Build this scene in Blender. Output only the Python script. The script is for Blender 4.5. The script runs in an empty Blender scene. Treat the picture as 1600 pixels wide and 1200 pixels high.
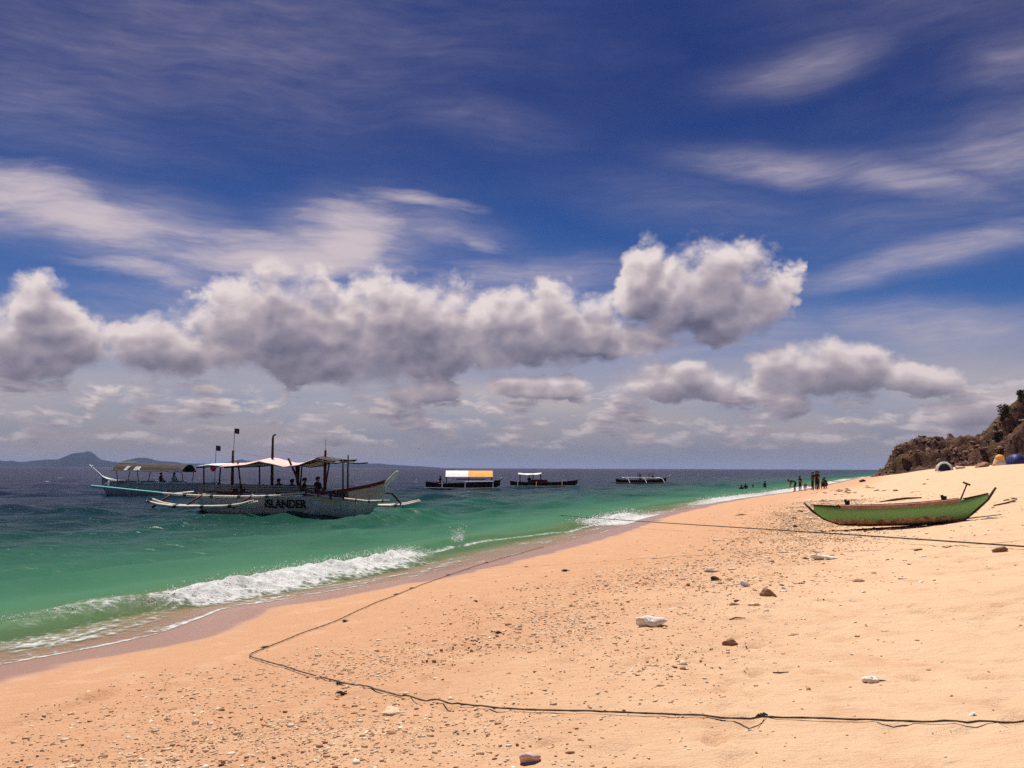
import bpy, bmesh, math, random
import numpy as np
from mathutils import Vector, Matrix

R = math.radians
scene = bpy.context.scene
COL = scene.collection
random.seed(7)
RNG = np.random.default_rng(11)

# ------------------------------------------------------------------ camera
EYE = 2.4                                   # metres above the sea
cam_data = bpy.data.cameras.new('camera')
cam = bpy.data.objects.new('camera', cam_data)
COL.objects.link(cam)
cam_data.sensor_width = 36.0
cam_data.lens = 31.2
cam_data.clip_start = 0.05
cam_data.clip_end = 80000.0
cam.location = (0.0, 0.0, EYE)
cam.rotation_euler = (Matrix.Rotation(R(90 + 5.42), 3, 'X') @ Matrix.Rotation(R(0.22), 3, 'Z')).to_euler()
scene.camera = cam

# ------------------------------------------------------------------ exposure
scene.view_settings.view_transform = 'Standard'
scene.view_settings.look = 'None'
scene.view_settings.exposure = 0.35
scene.view_settings.gamma = 1.0
scene.view_settings.use_curve_mapping = False
scene.render.engine = 'CYCLES'
scene.cycles.max_bounces = 6
scene.cycles.diffuse_bounces = 3
scene.cycles.glossy_bounces = 2
scene.cycles.transparent_max_bounces = 12
scene.cycles.volume_bounces = 0
scene.cycles.caustics_reflective = False
scene.cycles.caustics_refractive = False
scene.cycles.use_denoising = False
scene.cycles.adaptive_threshold = 0.02
scene.cycles.sample_clamp_indirect = 1.2
scene.cycles.blur_glossy = 4.0

# ------------------------------------------------------------------ sun
SUN_AZ, SUN_EL = -16.0, 66.0                 # degrees from +Y towards +X, above the horizon
sv = Vector((math.sin(R(SUN_AZ)) * math.cos(R(SUN_EL)), math.cos(R(SUN_AZ)) * math.cos(R(SUN_EL)), math.sin(R(SUN_EL))))
sun_data = bpy.data.lights.new('sun', 'SUN')
sun_data.energy = 4.6
sun_data.angle = R(0.53)
sun_data.color = (1.0, 0.93, 0.82)
sun = bpy.data.objects.new('sun', sun_data)
sun.rotation_euler = sv.to_track_quat('Z', 'Y').to_euler()
sun.location = (0, 0, 60)
COL.objects.link(sun)


# ------------------------------------------------------------------ node helper
class NT:
    """Small wrapper that wires shader nodes."""
    def __init__(self, tree):
        self.t = tree

    def node(self, kind, **kw):
        n = self.t.nodes.new(kind)
        for k, v in kw.items():
            setattr(n, k, v)
        return n

    def put(self, sock, v):
        if v is None:
            return
        if hasattr(v, 'is_linked') or isinstance(v, bpy.types.NodeSocket):
            self.t.links.new(v, sock)
        else:
            sock.default_value = v

    def m(self, op, a, b=None, c=None, clamp=False):
        n = self.node('ShaderNodeMath', operation=op, use_clamp=clamp)
        for i, v in enumerate((a, b, c)):
            self.put(n.inputs[i], v)
        return n.outputs[0]

    def v(self, op, a, b=None):
        n = self.node('ShaderNodeVectorMath', operation=op)
        self.put(n.inputs[0], a)
        if op == 'SCALE':
            self.put(n.inputs['Scale'], b)
        else:
            self.put(n.inputs[1], b)
        return n.outputs['Value'] if op in ('DOT_PRODUCT', 'LENGTH') else n.outputs[0]

    def xyz(self, x, y, z=0.0):
        n = self.node('ShaderNodeCombineXYZ')
        for i, q in enumerate((x, y, z)):
            self.put(n.inputs[i], q)
        return n.outputs[0]

    def sep(self, a):
        n = self.node('ShaderNodeSeparateXYZ')
        self.put(n.inputs[0], a)
        return n.outputs

    def noise(self, vec, scale=1.0, detail=4.0, rough=0.5, dist=0.0, col=False, dims='3D', lac=2.0):
        n = self.node('ShaderNodeTexNoise', noise_dimensions=dims)
        self.put(n.inputs['Vector'], vec)
        n.inputs['Scale'].default_value = scale
        n.inputs['Detail'].default_value = detail
        n.inputs['Roughness'].default_value = rough
        n.inputs['Lacunarity'].default_value = lac
        n.inputs['Distortion'].default_value = dist
        return n.outputs['Color' if col else 'Fac']

    def vor(self, vec, scale=1.0, detail=0.0, rough=0.5, feature='F1', dims='2D', rnd=1.0, out='Distance'):
        n = self.node('ShaderNodeTexVoronoi', feature=feature, voronoi_dimensions=dims)
        self.put(n.inputs['Vector'], vec)
        n.inputs['Scale'].default_value = scale
        n.inputs['Detail'].default_value = detail
        n.inputs['Roughness'].default_value = rough
        n.inputs['Randomness'].default_value = rnd
        return n.outputs[out]

    def ss(self, x, a, b, lo=0.0, hi=1.0):
        n = self.node('ShaderNodeMapRange', interpolation_type='SMOOTHSTEP')
        self.put(n.inputs[0], x)
        for i, q in enumerate((a, b, lo, hi)):
            self.put(n.inputs[i + 1], q)
        return n.outputs[0]

    def lin(self, x, a, b, lo=0.0, hi=1.0):
        n = self.node('ShaderNodeMapRange')
        self.put(n.inputs[0], x)
        for i, q in enumerate((a, b, lo, hi)):
            self.put(n.inputs[i + 1], q)
        return n.outputs[0]

    def mix(self, f, a, b, mode='MIX'):
        n = self.node('ShaderNodeMix', data_type='RGBA', blend_type=mode)
        self.put(n.inputs[0], f)
        for i, q in ((6, a), (7, b)):
            if isinstance(q, (tuple, list)) and len(q) == 3:
                q = (*q, 1.0)
            self.put(n.inputs[i], q)
        return n.outputs[2]

    def ramp(self, x, stops, interp='LINEAR'):
        n = self.node('ShaderNodeValToRGB')
        n.color_ramp.interpolation = interp
        el = n.color_ramp.elements
        while len(el) < len(stops):
            el.new(0.5)
        for e, (p, c) in zip(el, stops):
            e.position = p
            e.color = (*c, 1.0)
        self.put(n.inputs[0], x)
        return n.outputs[0]

    def bump(self, height, strength=0.3, distance=0.02, normal=None):
        n = self.node('ShaderNodeBump')
        n.inputs['Strength'].default_value = strength
        n.inputs['Distance'].default_value = distance
        self.put(n.inputs['Height'], height)
        self.put(n.inputs['Normal'], normal)
        return n.outputs[0]


def srgb(r, g, b):
    f = lambda c: (c / 255) / 12.92 if c <= 10 else (((c / 255) + 0.055) / 1.055) ** 2.4
    return (f(r), f(g), f(b))

# ------------------------------------------------------------------ sky: Nishita air, cumulus banks, cirrus and a thin veil
world = bpy.data.worlds.new('World')
scene.world = world
world.use_nodes = True
wt = world.node_tree
wt.nodes.clear()

# cumulus heaps: azimuth, elevation of the middle, half width, half height (degrees)
HEAPS = [(-12.5, 8.0, 9.0, 2.6), (-6.0, 8.3, 13.0, 1.7), (3.5, 8.4, 8.0, 1.3), (-28.2, 7.6, 3.4, 2.5), (-21.6, 7.2, 3.4, 1.9), (-14.6, 8.9, 5.2, 3.4), (-7.0, 8.9, 5.8, 3.3),
         (1.6, 9.2, 6.0, 2.5), (12.7, 11.0, 5.0, 3.0), (8.7, 11.6, 1.9, 2.4), (19.3, 6.1, 4.3, 1.6),
         (17.3, 3.9, 1.7, 0.75), (24.4, 5.4, 2.4, 0.9), (-5.8, 5.0, 2.3, 0.85), (1.3, 5.3, 3.4, 0.8),
         (10.7, 5.6, 4.2, 1.2), (27.8, 3.3, 3.4, 0.8),
         (-38.0, 8.0, 5.0, 2.6), (38.0, 7.5, 5.0, 2.4), (52.0, 8.6, 6.0, 3.0), (-52.0, 8.2, 6.0, 3.0)]
# cirrus streaks: azimuth, elevation, tilt, half length, half width, strength
STREAKS = [(-27.0, 14.6, -13, 7.5, 1.7, 0.95), (-14.8, 12.7, -2, 8.0, 1.5, 0.95), (-11.2, 14.0, 24, 3.8, 2.4, 1.0),
           (-6.2, 17.1, -6, 4.0, 0.55, 0.62), (-2.1, 14.3, -4, 1.9, 0.8, 0.6), (-22.6, 11.4, -6, 4.6, 0.9, 0.6),
           (-48.0, 16.0, -8, 12.0, 2.4, 0.7), (48.0, 15.0, 8, 12.0, 2.4, 0.6)]
# soft veils without fibres
VEILS = [(-8.0, 9.4, 0, 15.0, 2.4, 0.55), (10.0, 8.6, 2, 10.0, 1.8, 0.40), (-19.5, 25.2, 6, 17.0, 4.6, 0.17), (-30.0, 20.5, -8, 9.0, 2.6, 0.16), (27.0, 26.5, -10, 10.0, 3.0, 0.11), (12.5, 16.4, -10, 8.0, 1.7, 0.12), (27.0, 14.8, 6, 9.0, 2.6, 0.14),
         (-3.0, 22.0, -10, 6.0, 1.4, 0.12), (-5.5, 15.4, -12, 5.0, 1.5, 0.34), (60.0, 24.0, 0, 20.0, 4.0, 0.25), (-70.0, 24.0, 0, 20.0, 4.0, 0.25),
         (-22.0, 13.4, -9, 12.0, 1.9, 0.62), (-11.5, 13.4, 14, 5.2, 2.7, 0.66), (0.5, 12.2, 0, 8.5, 1.3, 0.42),
         (18.0, 18.5, -8, 6.0, 0.9, 0.46), (24.6, 16.8, -16, 4.6, 0.85, 0.52), (26.5, 12.6, 9, 8.5, 0.9, 0.48), (18.9, 24.2, 5, 4.4, 1.1, 0.28),
         (31.0, 17.8, 5, 6.0, 1.8, 0.42), (25.0, 8.6, -7, 5.5, 1.0, 0.50), (31.5, 22.0, -5, 4.0, 1.5, 0.25)]


def heap_group(fine):
    g = bpy.data.node_groups.new('cumulus_outline' if fine else 'cumulus_mass', 'ShaderNodeTree')
    g.interface.new_socket('P', in_out='INPUT', socket_type='NodeSocketVector')
    g.interface.new_socket('D', in_out='OUTPUT', socket_type='NodeSocketFloat')
    n = NT(g)
    gi, go = n.node('NodeGroupInput'), n.node('NodeGroupOutput')
    P = gi.outputs[0]
    w = n.v('SUBTRACT', n.noise(P, 0.45, 3 if fine else 1, 0.55, col=True), (0.5, 0.5, 0.5))
    Q = n.v('ADD', P, n.v('MULTIPLY', w, (1.9, 1.1, 0.0)))
    env = None
    for a, e, hw, hh in HEAPS:
        # flat-based heap: steep underside, domed top
        o = n.v('SUBTRACT', Q, (a, e - 0.3 * hh, 0))
        d = n.v('MAXIMUM', n.v('MULTIPLY', o, (1 / (hw * 1.12), 1 / (hh * 1.45), 0)), n.v('MULTIPLY', o, (1 / (hw * 1.12), -1 / (hh * 0.8), 0)))
        q = n.v('DOT_PRODUCT', d, d)
        env = q if env is None else n.m('MINIMUM', env, q)
    env = n.m('MULTIPLY_ADD', n.m('MINIMUM', env, 4.0), -1.5, 1.75)
    fb = n.m('SUBTRACT', n.noise(n.v('MULTIPLY', P, (1, 1.35, 1)), 0.30, 8 if fine else 3.5, 0.6 if fine else 0.5), 0.5)
    bl = n.m('SUBTRACT', 0.55, n.vor(n.v('MULTIPLY', Q, (1, 1.2, 1)), 0.42, 2.6 if fine else 1.0, 0.5))
    # low broken cloud near the horizon, all the way round
    low = n.m('SUBTRACT', n.noise(n.v('MULTIPLY', Q, (0.22, 0.95, 1)), 1.0, 6 if fine else 3, 0.58), 0.42)
    el = n.sep(P)[1]
    band = n.m('MULTIPLY', n.ss(el, 0.5, 1.5), n.ss(el, 7.2, 4.6))
    low = n.m('ADD', n.m('MULTIPLY', low, 5.5), n.m('MULTIPLY', n.m('SUBTRACT', band, 1.0), 3.0))
    env = n.m('MAXIMUM', env, low)
    D = n.m('ADD', env, n.m('ADD', n.m('MULTIPLY', fb, 2.6), n.m('MULTIPLY', bl, 0.9)))
    g.links.new(D, go.inputs[0])
    return g


def build_sky():
    n = NT(wt)
    sky = n.node('ShaderNodeTexSky', sky_type='NISHITA', sun_disc=False)
    sky.sun_elevation = R(SUN_EL)
    sky.sun_rotation = R(SUN_AZ)
    sky.air_density = 1.0
    sky.dust_density = 0.6
    sky.ozone_density = 4.0
    d = n.node('ShaderNodeTexCoord').outputs['Generated']
    dx, dy, dz = n.sep(d)
    az = n.m('MULTIPLY', n.m('ARCTAN2', dx, dy), 57.29578)
    el = n.m('MULTIPLY', n.m('ARCSINE', dz), 57.29578)
    P = n.xyz(az, el, 0.0)
    air = n.mix(1.0, sky.outputs[0], n.mix(n.ss(el, 6.0, 25.0), SKY_TINT[0], SKY_TINT[1]), 'MULTIPLY')
    # cirrus
    wp = n.v('SUBTRACT', n.noise(P, 0.10, 2, 0.5, col=True), (0.5, 0.5, 0.5))
    Q = n.v('ADD', P, n.v('MULTIPLY', wp, (4.0, 2.6, 0.0)))
    def bands(rows):
        top = 0.0
        for a, e, tilt, hl, hw, s in rows:
            c, sn = math.cos(R(tilt)), math.sin(R(tilt))
            dd = n.v('SUBTRACT', Q, (a, e, 0))
            u = n.v('DOT_PRODUCT', dd, (c / hl, sn / hl, 0))
            w = n.v('DOT_PRODUCT', dd, (-sn / hw, c / hw, 0))
            r2 = n.m('MULTIPLY_ADD', u, u, n.m('MULTIPLY', w, w))
            top = n.m('MAXIMUM', top, n.m('MULTIPLY', n.m('EXPONENT', n.m('MULTIPLY', r2, -0.9)), s))
        return top
    cir = bands(STREAKS)
    streak = n.noise(n.v('MULTIPLY', Q, (0.13, 0.62, 1)), 1.0, 8, 0.64)
    fibre = n.noise(n.v('MULTIPLY', Q, (0.35, 2.4, 1)), 1.0, 6, 0.6)
    ragged = n.m('ADD', n.m('MULTIPLY', n.m('SUBTRACT', streak, 0.48), 1.25), n.m('MULTIPLY', n.m('SUBTRACT', fibre, 0.5), 0.35))
    cir = n.m('MULTIPLY', n.ss(n.m('MULTIPLY_ADD', cir, 1.0, n.m('MULTIPLY', ragged, n.ss(cir, 0.0, 0.25))), 0.04, 1.08), 0.98)
    # a faint veil over the whole upper sky
    veil = n.m('MULTIPLY', n.ss(n.noise(n.v('MULTIPLY', Q, (0.05, 0.11, 1)), 1.0, 6, 0.6), 0.45, 0.8), 0.06)
    soft = n.m('MULTIPLY', bands(VEILS), n.m('MULTIPLY', n.lin(streak, 0.3, 0.7, 0.45, 1.35), n.lin(fibre, 0.3, 0.7, 0.7, 1.25)))
    cir = n.m('MAXIMUM', cir, n.m('MAXIMUM', veil, soft))
    col = n.mix(cir, air, CIRRUS)
    # pale haze above the horizon
    hz = n.m('EXPONENT', n.m('MULTIPLY', n.m('MAXIMUM', el, 0.0), -0.055))
    sheet = n.noise(n.v('MULTIPLY', Q, (0.06, 0.35, 1)), 1.0, 4, 0.5)
    hz = n.m('MULTIPLY', hz, n.lin(sheet, 0.35, 0.65, 0.72, 1.12), clamp=True)
    col = n.mix(n.m('MULTIPLY', hz, n.ss(el, 10.5, 4.8, 0.10, 0.98)), col, n.mix(n.ss(el, 1.0, 5.0), HORIZON, SHEET))
    # cumulus, lit from the sun's side
    gf, gc = heap_group(True), heap_group(False)
    def dens(p, fine=False):
        x = n.node('ShaderNodeGroup')
        x.node_tree = gf if fine else gc
        n.put(x.inputs[0], p)
        return x.outputs[0]
    D0 = dens(P, True)
    Dc = dens(P)
    # the far, low clouds are smaller, so their light falls off over shorter spans
    D1 = dens(n.v('ADD', P, n.xyz(-0.2, n.lin(el, 2.0, 10.0, 0.34, 0.80), 0.0)))
    D2 = dens(n.v('ADD', P, n.xyz(-0.5, n.lin(el, 2.0, 10.0, 0.75, 2.6), 0.0)))
    thick = n.m('ADD', n.m('MULTIPLY', n.m('MAXIMUM', D1, 0.0), 0.40), n.m('MULTIPLY', n.m('MAXIMUM', D2, 0.0), 0.52))
    lit = n.m('EXPONENT', n.m('MULTIPLY', thick, -1.0))
    relief = n.m('MULTIPLY', n.m('ADD', n.m('MULTIPLY', n.m('SUBTRACT', Dc, D1), 0.20), n.m('MULTIPLY', n.m('SUBTRACT', D0, Dc), 0.07)), 1.0)
    lit = n.m('ADD', lit, relief, clamp=True)
    lit = n.m('MULTIPLY', lit, n.ss(el, 1.0, 5.5, 0.86, 1.0))
    cc = n.ramp(lit, [(0.0, CU[0]), (0.28, CU[1]), (0.6, CU[2]), (1.0, CU[3])])
    # distant cloud near the horizon sinks into the haze
    cc = n.mix(n.m('MULTIPLY', n.m('EXPONENT', n.m('MULTIPLY', n.m('MAXIMUM', el, 0.0), -0.26)), 0.85), cc, HORIZON)
    al = n.m('MULTIPLY', n.ss(D0, -0.15, n.lin(n.noise(P, 0.3, 2, 0.5), 0.35, 0.65, 0.35, 1.3)), 0.96)
    col = n.mix(al, col, cc)
    bg = n.node('ShaderNodeBackground')
    n.put(bg.inputs[0], col)
    bg.inputs[1].default_value = SKY_STRENGTH
    out = n.node('ShaderNodeOutputWorld')
    wt.links.new(bg.outputs[0], out.inputs[0])


SKY_STRENGTH = 0.06
def _sky(r, g, b):            # a display colour as sky radiance
    k = 1.0 / (SKY_STRENGTH * 2 ** scene.view_settings.exposure)
    return tuple(c * k for c in srgb(r, g, b))
SKY_TINT = ((0.034, 0.33, 0.76), (0.034, 0.145, 0.44))
CIRRUS = _sky(206, 192, 199)
HORIZON = _sky(154, 145, 150)
SHEET = _sky(200, 185, 180)
CU = (_sky(88, 88, 112), _sky(138, 131, 148), _sky(182, 169, 176), _sky(236, 222, 220))
build_sky()
world.cycles.sampling_method = 'MANUAL'
world.cycles.sample_map_resolution = 1024

# ------------------------------------------------------------------ numeric noise
_TAB = np.random.default_rng(3).random((256, 256))


def vnoise(x, y):
    xi, yi = np.floor(x).astype(np.int64), np.floor(y).astype(np.int64)
    fx, fy = x - xi, y - yi
    fx, fy = fx * fx * fx * (fx * (fx * 6 - 15) + 10), fy * fy * fy * (fy * (fy * 6 - 15) + 10)
    a, b = _TAB[xi & 255, yi & 255], _TAB[(xi + 1) & 255, yi & 255]
    c, d = _TAB[xi & 255, (yi + 1) & 255], _TAB[(xi + 1) & 255, (yi + 1) & 255]
    return (a * (1 - fx) + b * fx) * (1 - fy) + (c * (1 - fx) + d * fx) * fy


def fbm(x, y, oct=4, gain=0.5):
    t, amp, tot = 0.0, 1.0, 0.0
    for i in range(oct):
        t = t + amp * vnoise(x * 2 ** i + 17.3 * i, y * 2 ** i - 9.1 * i)
        tot += amp
        amp *= gain
    return t / tot - 0.5


def sstep(a, b, x):
    t = np.clip((x - a) / (b - a), 0, 1)
    return t * t * (3 - 2 * t)


# ------------------------------------------------------------------ shore frame: s along the shore, e inland from the swash edge
AX_S, AX_D = np.array((0.407, 0.9134)), np.array((0.9134, -0.407))
_S0 = np.array([-4000, -60, -10, 3, 7, 9.5, 11.5, 13, 16, 20, 25, 32, 40, 55, 68, 85, 100, 130, 230, 300, 420, 700, 30000])
_D0 = np.array([-10, -10, -9.4, -9.5, -9.7, -9.6, -10.25, -10.1, -9.7, -9.75, -9.7, -10.3, -11.3, -12.0, -12.2, -11.6, -11.0, -11.4, -12.6, -11, -9, -8, -8])


def shore(s):
    s = np.asarray(s, float)
    return np.interp(s, _S0, _D0) + 0.35 * fbm(s * 0.33, s * 0 + 4.2, 3)


def se_to_xy(s, e):
    d = e + shore(s)
    return s * AX_S[0] + d * AX_D[0], s * AX_S[1] + d * AX_D[1]


def xy_to_se(x, y):
    s = np.asarray(x * AX_S[0] + y * AX_S[1])
    return s, x * AX_D[0] + y * AX_D[1] - shore(s)


_E = np.array([-900, -60, -30, -8, -1.6, 0, 1.5, 4, 7, 9.5, 12, 15, 20, 30, 60, 200])
_Z = np.array([-12, -5, -2.8, -0.75, -0.03, 0.10, 0.23, 0.47, 0.76, 0.92, 1.24, 1.75, 2.45, 3.1, 4.4, 8.0])
_eg = np.linspace(-70, 210, 5601)
_zg = np.convolve(np.pad(np.interp(_eg, _E, _Z), 14, mode='edge'), np.ones(29) / 29, 'valid')


PRINTS = []                                  # trodden tracks: x, y, heading, depth
_r = np.random.default_rng(44)
for x0, y0, h0, cnt in ((1.0, 4.6, 62, 34), (2.6, 5.0, 48, 30), (4.8, 8.0, 100, 26), (0.6, 7.5, 25, 18), (6.5, 12.0, 75, 22), (3.5, 6.0, 140, 14), (9.5, 17.0, 130, 26), (-0.6, 6.2, 75, 18), (12.0, 24.5, 60, 30)):
    hx, hy, hd = x0, y0, math.radians(h0)
    for i in range(cnt):
        hd += _r.normal(0, 0.07)
        hx, hy = hx + 0.36 * math.cos(hd), hy + 0.36 * math.sin(hd)
        sd = 0.09 if i % 2 else -0.09
        PRINTS.append((hx - sd * math.sin(hd), hy + sd * math.cos(hd), math.cos(hd), math.sin(hd), _r.uniform(0.025, 0.05)))
for i in range(150):
    q = _r.uniform(4, 22)
    PRINTS.append((_r.uniform(-0.05, 0.6) * q, q, math.cos(i), math.sin(i), _r.uniform(0.008, 0.028)))
PRINTS = np.array(PRINTS)
LIPS = [(5.81, 3.06, 0.35, 0.045), (5.91, 3.10, 0.20, 0.030), (6.70, 3.51, 0.30, 0.045), (6.26, 3.51, 0.20, 0.030), (5.33, 3.04, 0.35, 0.040), (4.18, 4.24, 0.40, 0.030), (5.14, 3.16, 0.20, 0.030), (8.01, 3.56, 0.25, 0.025), (10.67, 2.86, 0.30, 0.020), (11.25, 3.97, 0.30, 0.020)]


def sand_z(x, y):
    x, y = np.asarray(x, float), np.asarray(y, float)
    s, e = xy_to_se(x, y)
    z = np.where(e < -69, np.interp(e, _E, _Z), np.interp(e, _eg, _zg))
    up = sstep(1.0, 5.0, e)
    z = z + up * (0.16 * fbm(x * 0.16, y * 0.16, 3) + 0.05 * fbm(x * 0.7 + 5, y * 0.7, 3))
    z = z + 0.42 * sstep(45, 100, s) * sstep(2, 14, e)
    shingle = np.exp(-((e - 6.6) / 2.2) ** 2)
    z = z + (0.2 + up * 0.8) * 0.016 * fbm(x * 3.1, y * 3.1, 3) + up * (0.012 + 0.016 * shingle) * fbm(x * 8.3, y * 8.3, 2)
    # small lips the last high tide cut into the damp sand
    for s0, e0, ln, ht in LIPS:
        w = 0.05 * np.sin(3.1 * (s - s0) + s0 * 5) + 0.12 * fbm(s * 2.2, s * 0 + e0, 2)
        q = e - e0 - w
        z = z + ht * np.exp(-((s - s0) / ln) ** 2) * np.where(q < 0, np.exp(-(q / 0.22) ** 2), np.exp(-(q / 0.045) ** 2))
    # wind and foot scuffs on the dry sand
    scuff = sstep(0.12, 0.3, fbm(x * 2.3 + 40, y * 2.3 - 11, 2))
    z = z - up * 0.022 * scuff * sstep(3, 6, e)
    if z.ndim == 0:
        near = PRINTS[(np.abs(PRINTS[:, 0] - x) < 0.5) & (np.abs(PRINTS[:, 1] - y) < 0.5)]
    else:
        near = PRINTS
    z = np.array(z, ndmin=1)
    xx, yy = np.array(x, ndmin=1), np.array(y, ndmin=1)
    for px_, py_, ca, sa, dp in near:
        k = (np.abs(xx - px_) < 0.5) & (np.abs(yy - py_) < 0.5)
        if k.any():
            u, w = (xx[k] - px_) * ca + (yy[k] - py_) * sa, -(xx[k] - px_) * sa + (yy[k] - py_) * ca
            q = (u / 0.15) ** 2 + (w / 0.075) ** 2
            z[k] += dp * (0.35 * np.exp(-(np.sqrt(q) - 1.35) ** 2 / 0.12) - np.exp(-q ** 1.5))
    return z if np.ndim(x) else z[0]


def add_mesh(name, verts, faces, mat=None, parent=None, smooth=False, attrs=None):
    me = bpy.data.meshes.new(name)
    v = np.asarray(verts, np.float32).reshape(-1, 3)
    if isinstance(faces, np.ndarray):
        k = faces.shape[1]
        me.vertices.add(len(v))
        me.vertices.foreach_set('co', v.ravel())
        me.loops.add(faces.size)
        me.loops.foreach_set('vertex_index', faces.astype(np.int32).ravel())
        me.polygons.add(len(faces))
        me.polygons.foreach_set('loop_start', np.arange(0, faces.size, k, dtype=np.int32))
        me.update(calc_edges=True)
    else:
        me.from_pydata(v.tolist(), [], faces)
        me.update()
    if smooth:
        me.polygons.foreach_set('use_smooth', np.ones(len(me.polygons), bool))
    for k, a in (attrs or {}).items():
        at = me.attributes.new(k, 'FLOAT', 'POINT')
        at.data.foreach_set('value', np.asarray(a, np.float32).ravel())
    o = bpy.data.objects.new(name, me)
    COL.objects.link(o)
    if mat is not None:
        for mm in (mat if isinstance(mat, (list, tuple)) else [mat]):
            me.materials.append(mm)
    if parent is not None:
        o.parent = parent
    return o


def grid_faces(nu, nv):
    i = np.arange((nu - 1) * (nv - 1))
    a = (i // (nv - 1)) * nv + i % (nv - 1)
    return np.stack([a, a + nv, a + nv + 1, a + 1], 1)


def growing(start, stop, step, rate, limit=1e9):
    out, x, st = [start], start, step
    sign = 1 if stop > start else -1
    while sign * (stop - x) > 0:
        x += sign * st
        out.append(x)
        st = min(st * (1 + rate), limit)
    return out


def new_mat(name):
    m = bpy.data.materials.new(name)
    m.use_nodes = True
    m.node_tree.nodes.clear()
    return m, NT(m.node_tree)


def finish(m, n, **kw):
    p = n.node('ShaderNodeBsdfPrincipled')
    for k, q in kw.items():
        if isinstance(q, tuple) and len(q) == 3:
            q = (*q, 1.0)
        n.put(p.inputs[k], q)
    o = n.node('ShaderNodeOutputMaterial')
    n.t.links.new(p.outputs[0], o.inputs[0])
    return p, o


def attr(n, name):
    return n.node('ShaderNodeAttribute', attribute_name=name).outputs['Fac']


def setprops(o, label=None, category=None, group=None, kind=None):
    for k, q in (('label', label), ('category', category), ('group', group), ('kind', kind)):
        if q:
            o[k] = q
    return o


# ------------------------------------------------------------------ beach
def sand_material():
    m, n = new_mat('beach_sand')
    pos = n.node('ShaderNodeNewGeometry').outputs['Position']
    inland = attr(n, 'inland')
    big = n.noise(pos, 0.35, 4, 0.55)
    mid = n.noise(pos, 2.2, 5, 0.6)
    fine = n.noise(pos, 45.0, 4, 0.65)
    grit = n.noise(pos, 190.0, 2, 0.6)
    x = n.m('ADD', inland, n.m('MULTIPLY', n.m('SUBTRACT', big, 0.5), 3.0))
    dry = n.ss(x, 4.5, 10.0)
    col = n.mix(dry, SAND['damp'], SAND['dry'])
    col = n.mix(n.m('MULTIPLY', n.ss(mid, 0.5, 0.72), 0.55), col, SAND['red'])
    stain = n.noise(n.v('MULTIPLY', pos, (1.0, 0.45, 1.0)), 1.1, 6, 0.68)
    col = n.mix(n.m('MULTIPLY', n.ss(stain, 0.52, 0.70), 0.55), col, SAND['red'])
    col = n.mix(n.m('MULTIPLY', n.ss(mid, 0.5, 0.3), 0.30), col, SAND['pale'])
    col = n.mix(n.m('MULTIPLY', n.ss(fine, 0.45, 0.75), 0.30), col, SAND['pale'])
    col = n.mix(n.m('MULTIPLY', n.ss(grit, 0.56, 0.74), 0.42), col, SAND['grain'])
    wet = n.ss(n.m('ADD', inland, n.m('MULTIPLY', n.m('SUBTRACT', n.noise(pos, 0.8, 3, 0.5), 0.5), 0.9)), 1.35, 0.85)
    col = n.mix(n.m('MULTIPLY', wet, 0.9), col, SAND['wet'])
    h = n.m('ADD', n.m('MULTIPLY', fine, 0.5), n.m('ADD', n.m('MULTIPLY', grit, 0.35), n.m('MULTIPLY', mid, 2.0)))
    # trodden, wind-combed relief of the dry sand
    comb = n.noise(n.v('MULTIPLY', pos, (1.0, 2.2, 1.0)), 5.5, 4, 0.62)
    h = n.m('ADD', h, n.m('MULTIPLY', comb, 1.6))
    b = n.node('ShaderNodeBump')
    n.put(b.inputs['Strength'], n.lin(wet, 0, 1, 0.85, 0.12))
    b.inputs['Distance'].default_value = 0.022
    n.put(b.inputs['Height'], h)
    finish(m, n, **{'Base Color': col, 'Roughness': n.lin(wet, 0, 1, 0.95, 0.26), 'Normal': b.outputs[0],
                    'Specular IOR Level': n.lin(wet, 0, 1, 0.15, 0.6)})
    return m


SAND = dict(damp=(0.56, 0.310, 0.180), dry=(0.68, 0.462, 0.300), red=(0.57, 0.325, 0.195), pale=(0.71, 0.51, 0.335),
            grain=(0.37, 0.185, 0.095), wet=(0.33, 0.165, 0.108))
ss_ = sorted(set(growing(6.0, 18.0, 0.06, 0.0) + growing(18.0, 900.0, 0.06, 0.016) + growing(6.0, -2.0, 0.05, 0.0) + growing(-2.0, -80.0, 0.06, 0.09)))
ee_ = sorted(set(growing(-1.2, 15.0, 0.055, 0.0) + growing(15.0, 260.0, 0.06, 0.045) + growing(-1.2, -60.0, 0.08, 0.08)))
ss_, ee_ = np.array(ss_), np.array(ee_)
S, E_ = np.meshgrid(ss_, ee_, indexing='ij')
X, Y = se_to_xy(S, E_)
Z = sand_z(X, Y)
beach = add_mesh('beach', np.stack([X, Y, Z], -1), grid_faces(len(ss_), len(ee_)), sand_material(), smooth=True, attrs={'inland': E_})
setprops(beach, 'pale orange coral sand beach sloping up from the surf', 'beach', kind='structure')

# ------------------------------------------------------------------ sea
CREST_S = np.array([-60, 5, 8, 10, 12, 14, 17, 20, 23, 26, 32, 40, 60, 2000])
CREST_E = np.array([-3.4, -3.3, -3.2, -2.6, -1.9, -2.1, -2.5, -2.9, -3.4, -3.6, -2.2, -1.3, -1.4, -1.4])
CREST_A = np.array([0.09, 0.10, 0.12, 0.16, 0.19, 0.20, 0.205, 0.19, 0.15, 0.14, 0.12, 0.12, 0.14, 0.1])


def crest(s):
    return np.interp(s, CREST_S, CREST_E) + 0.5 * fbm(s * 0.5, s * 0 + 8, 3), np.interp(s, CREST_S, CREST_A)


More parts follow.
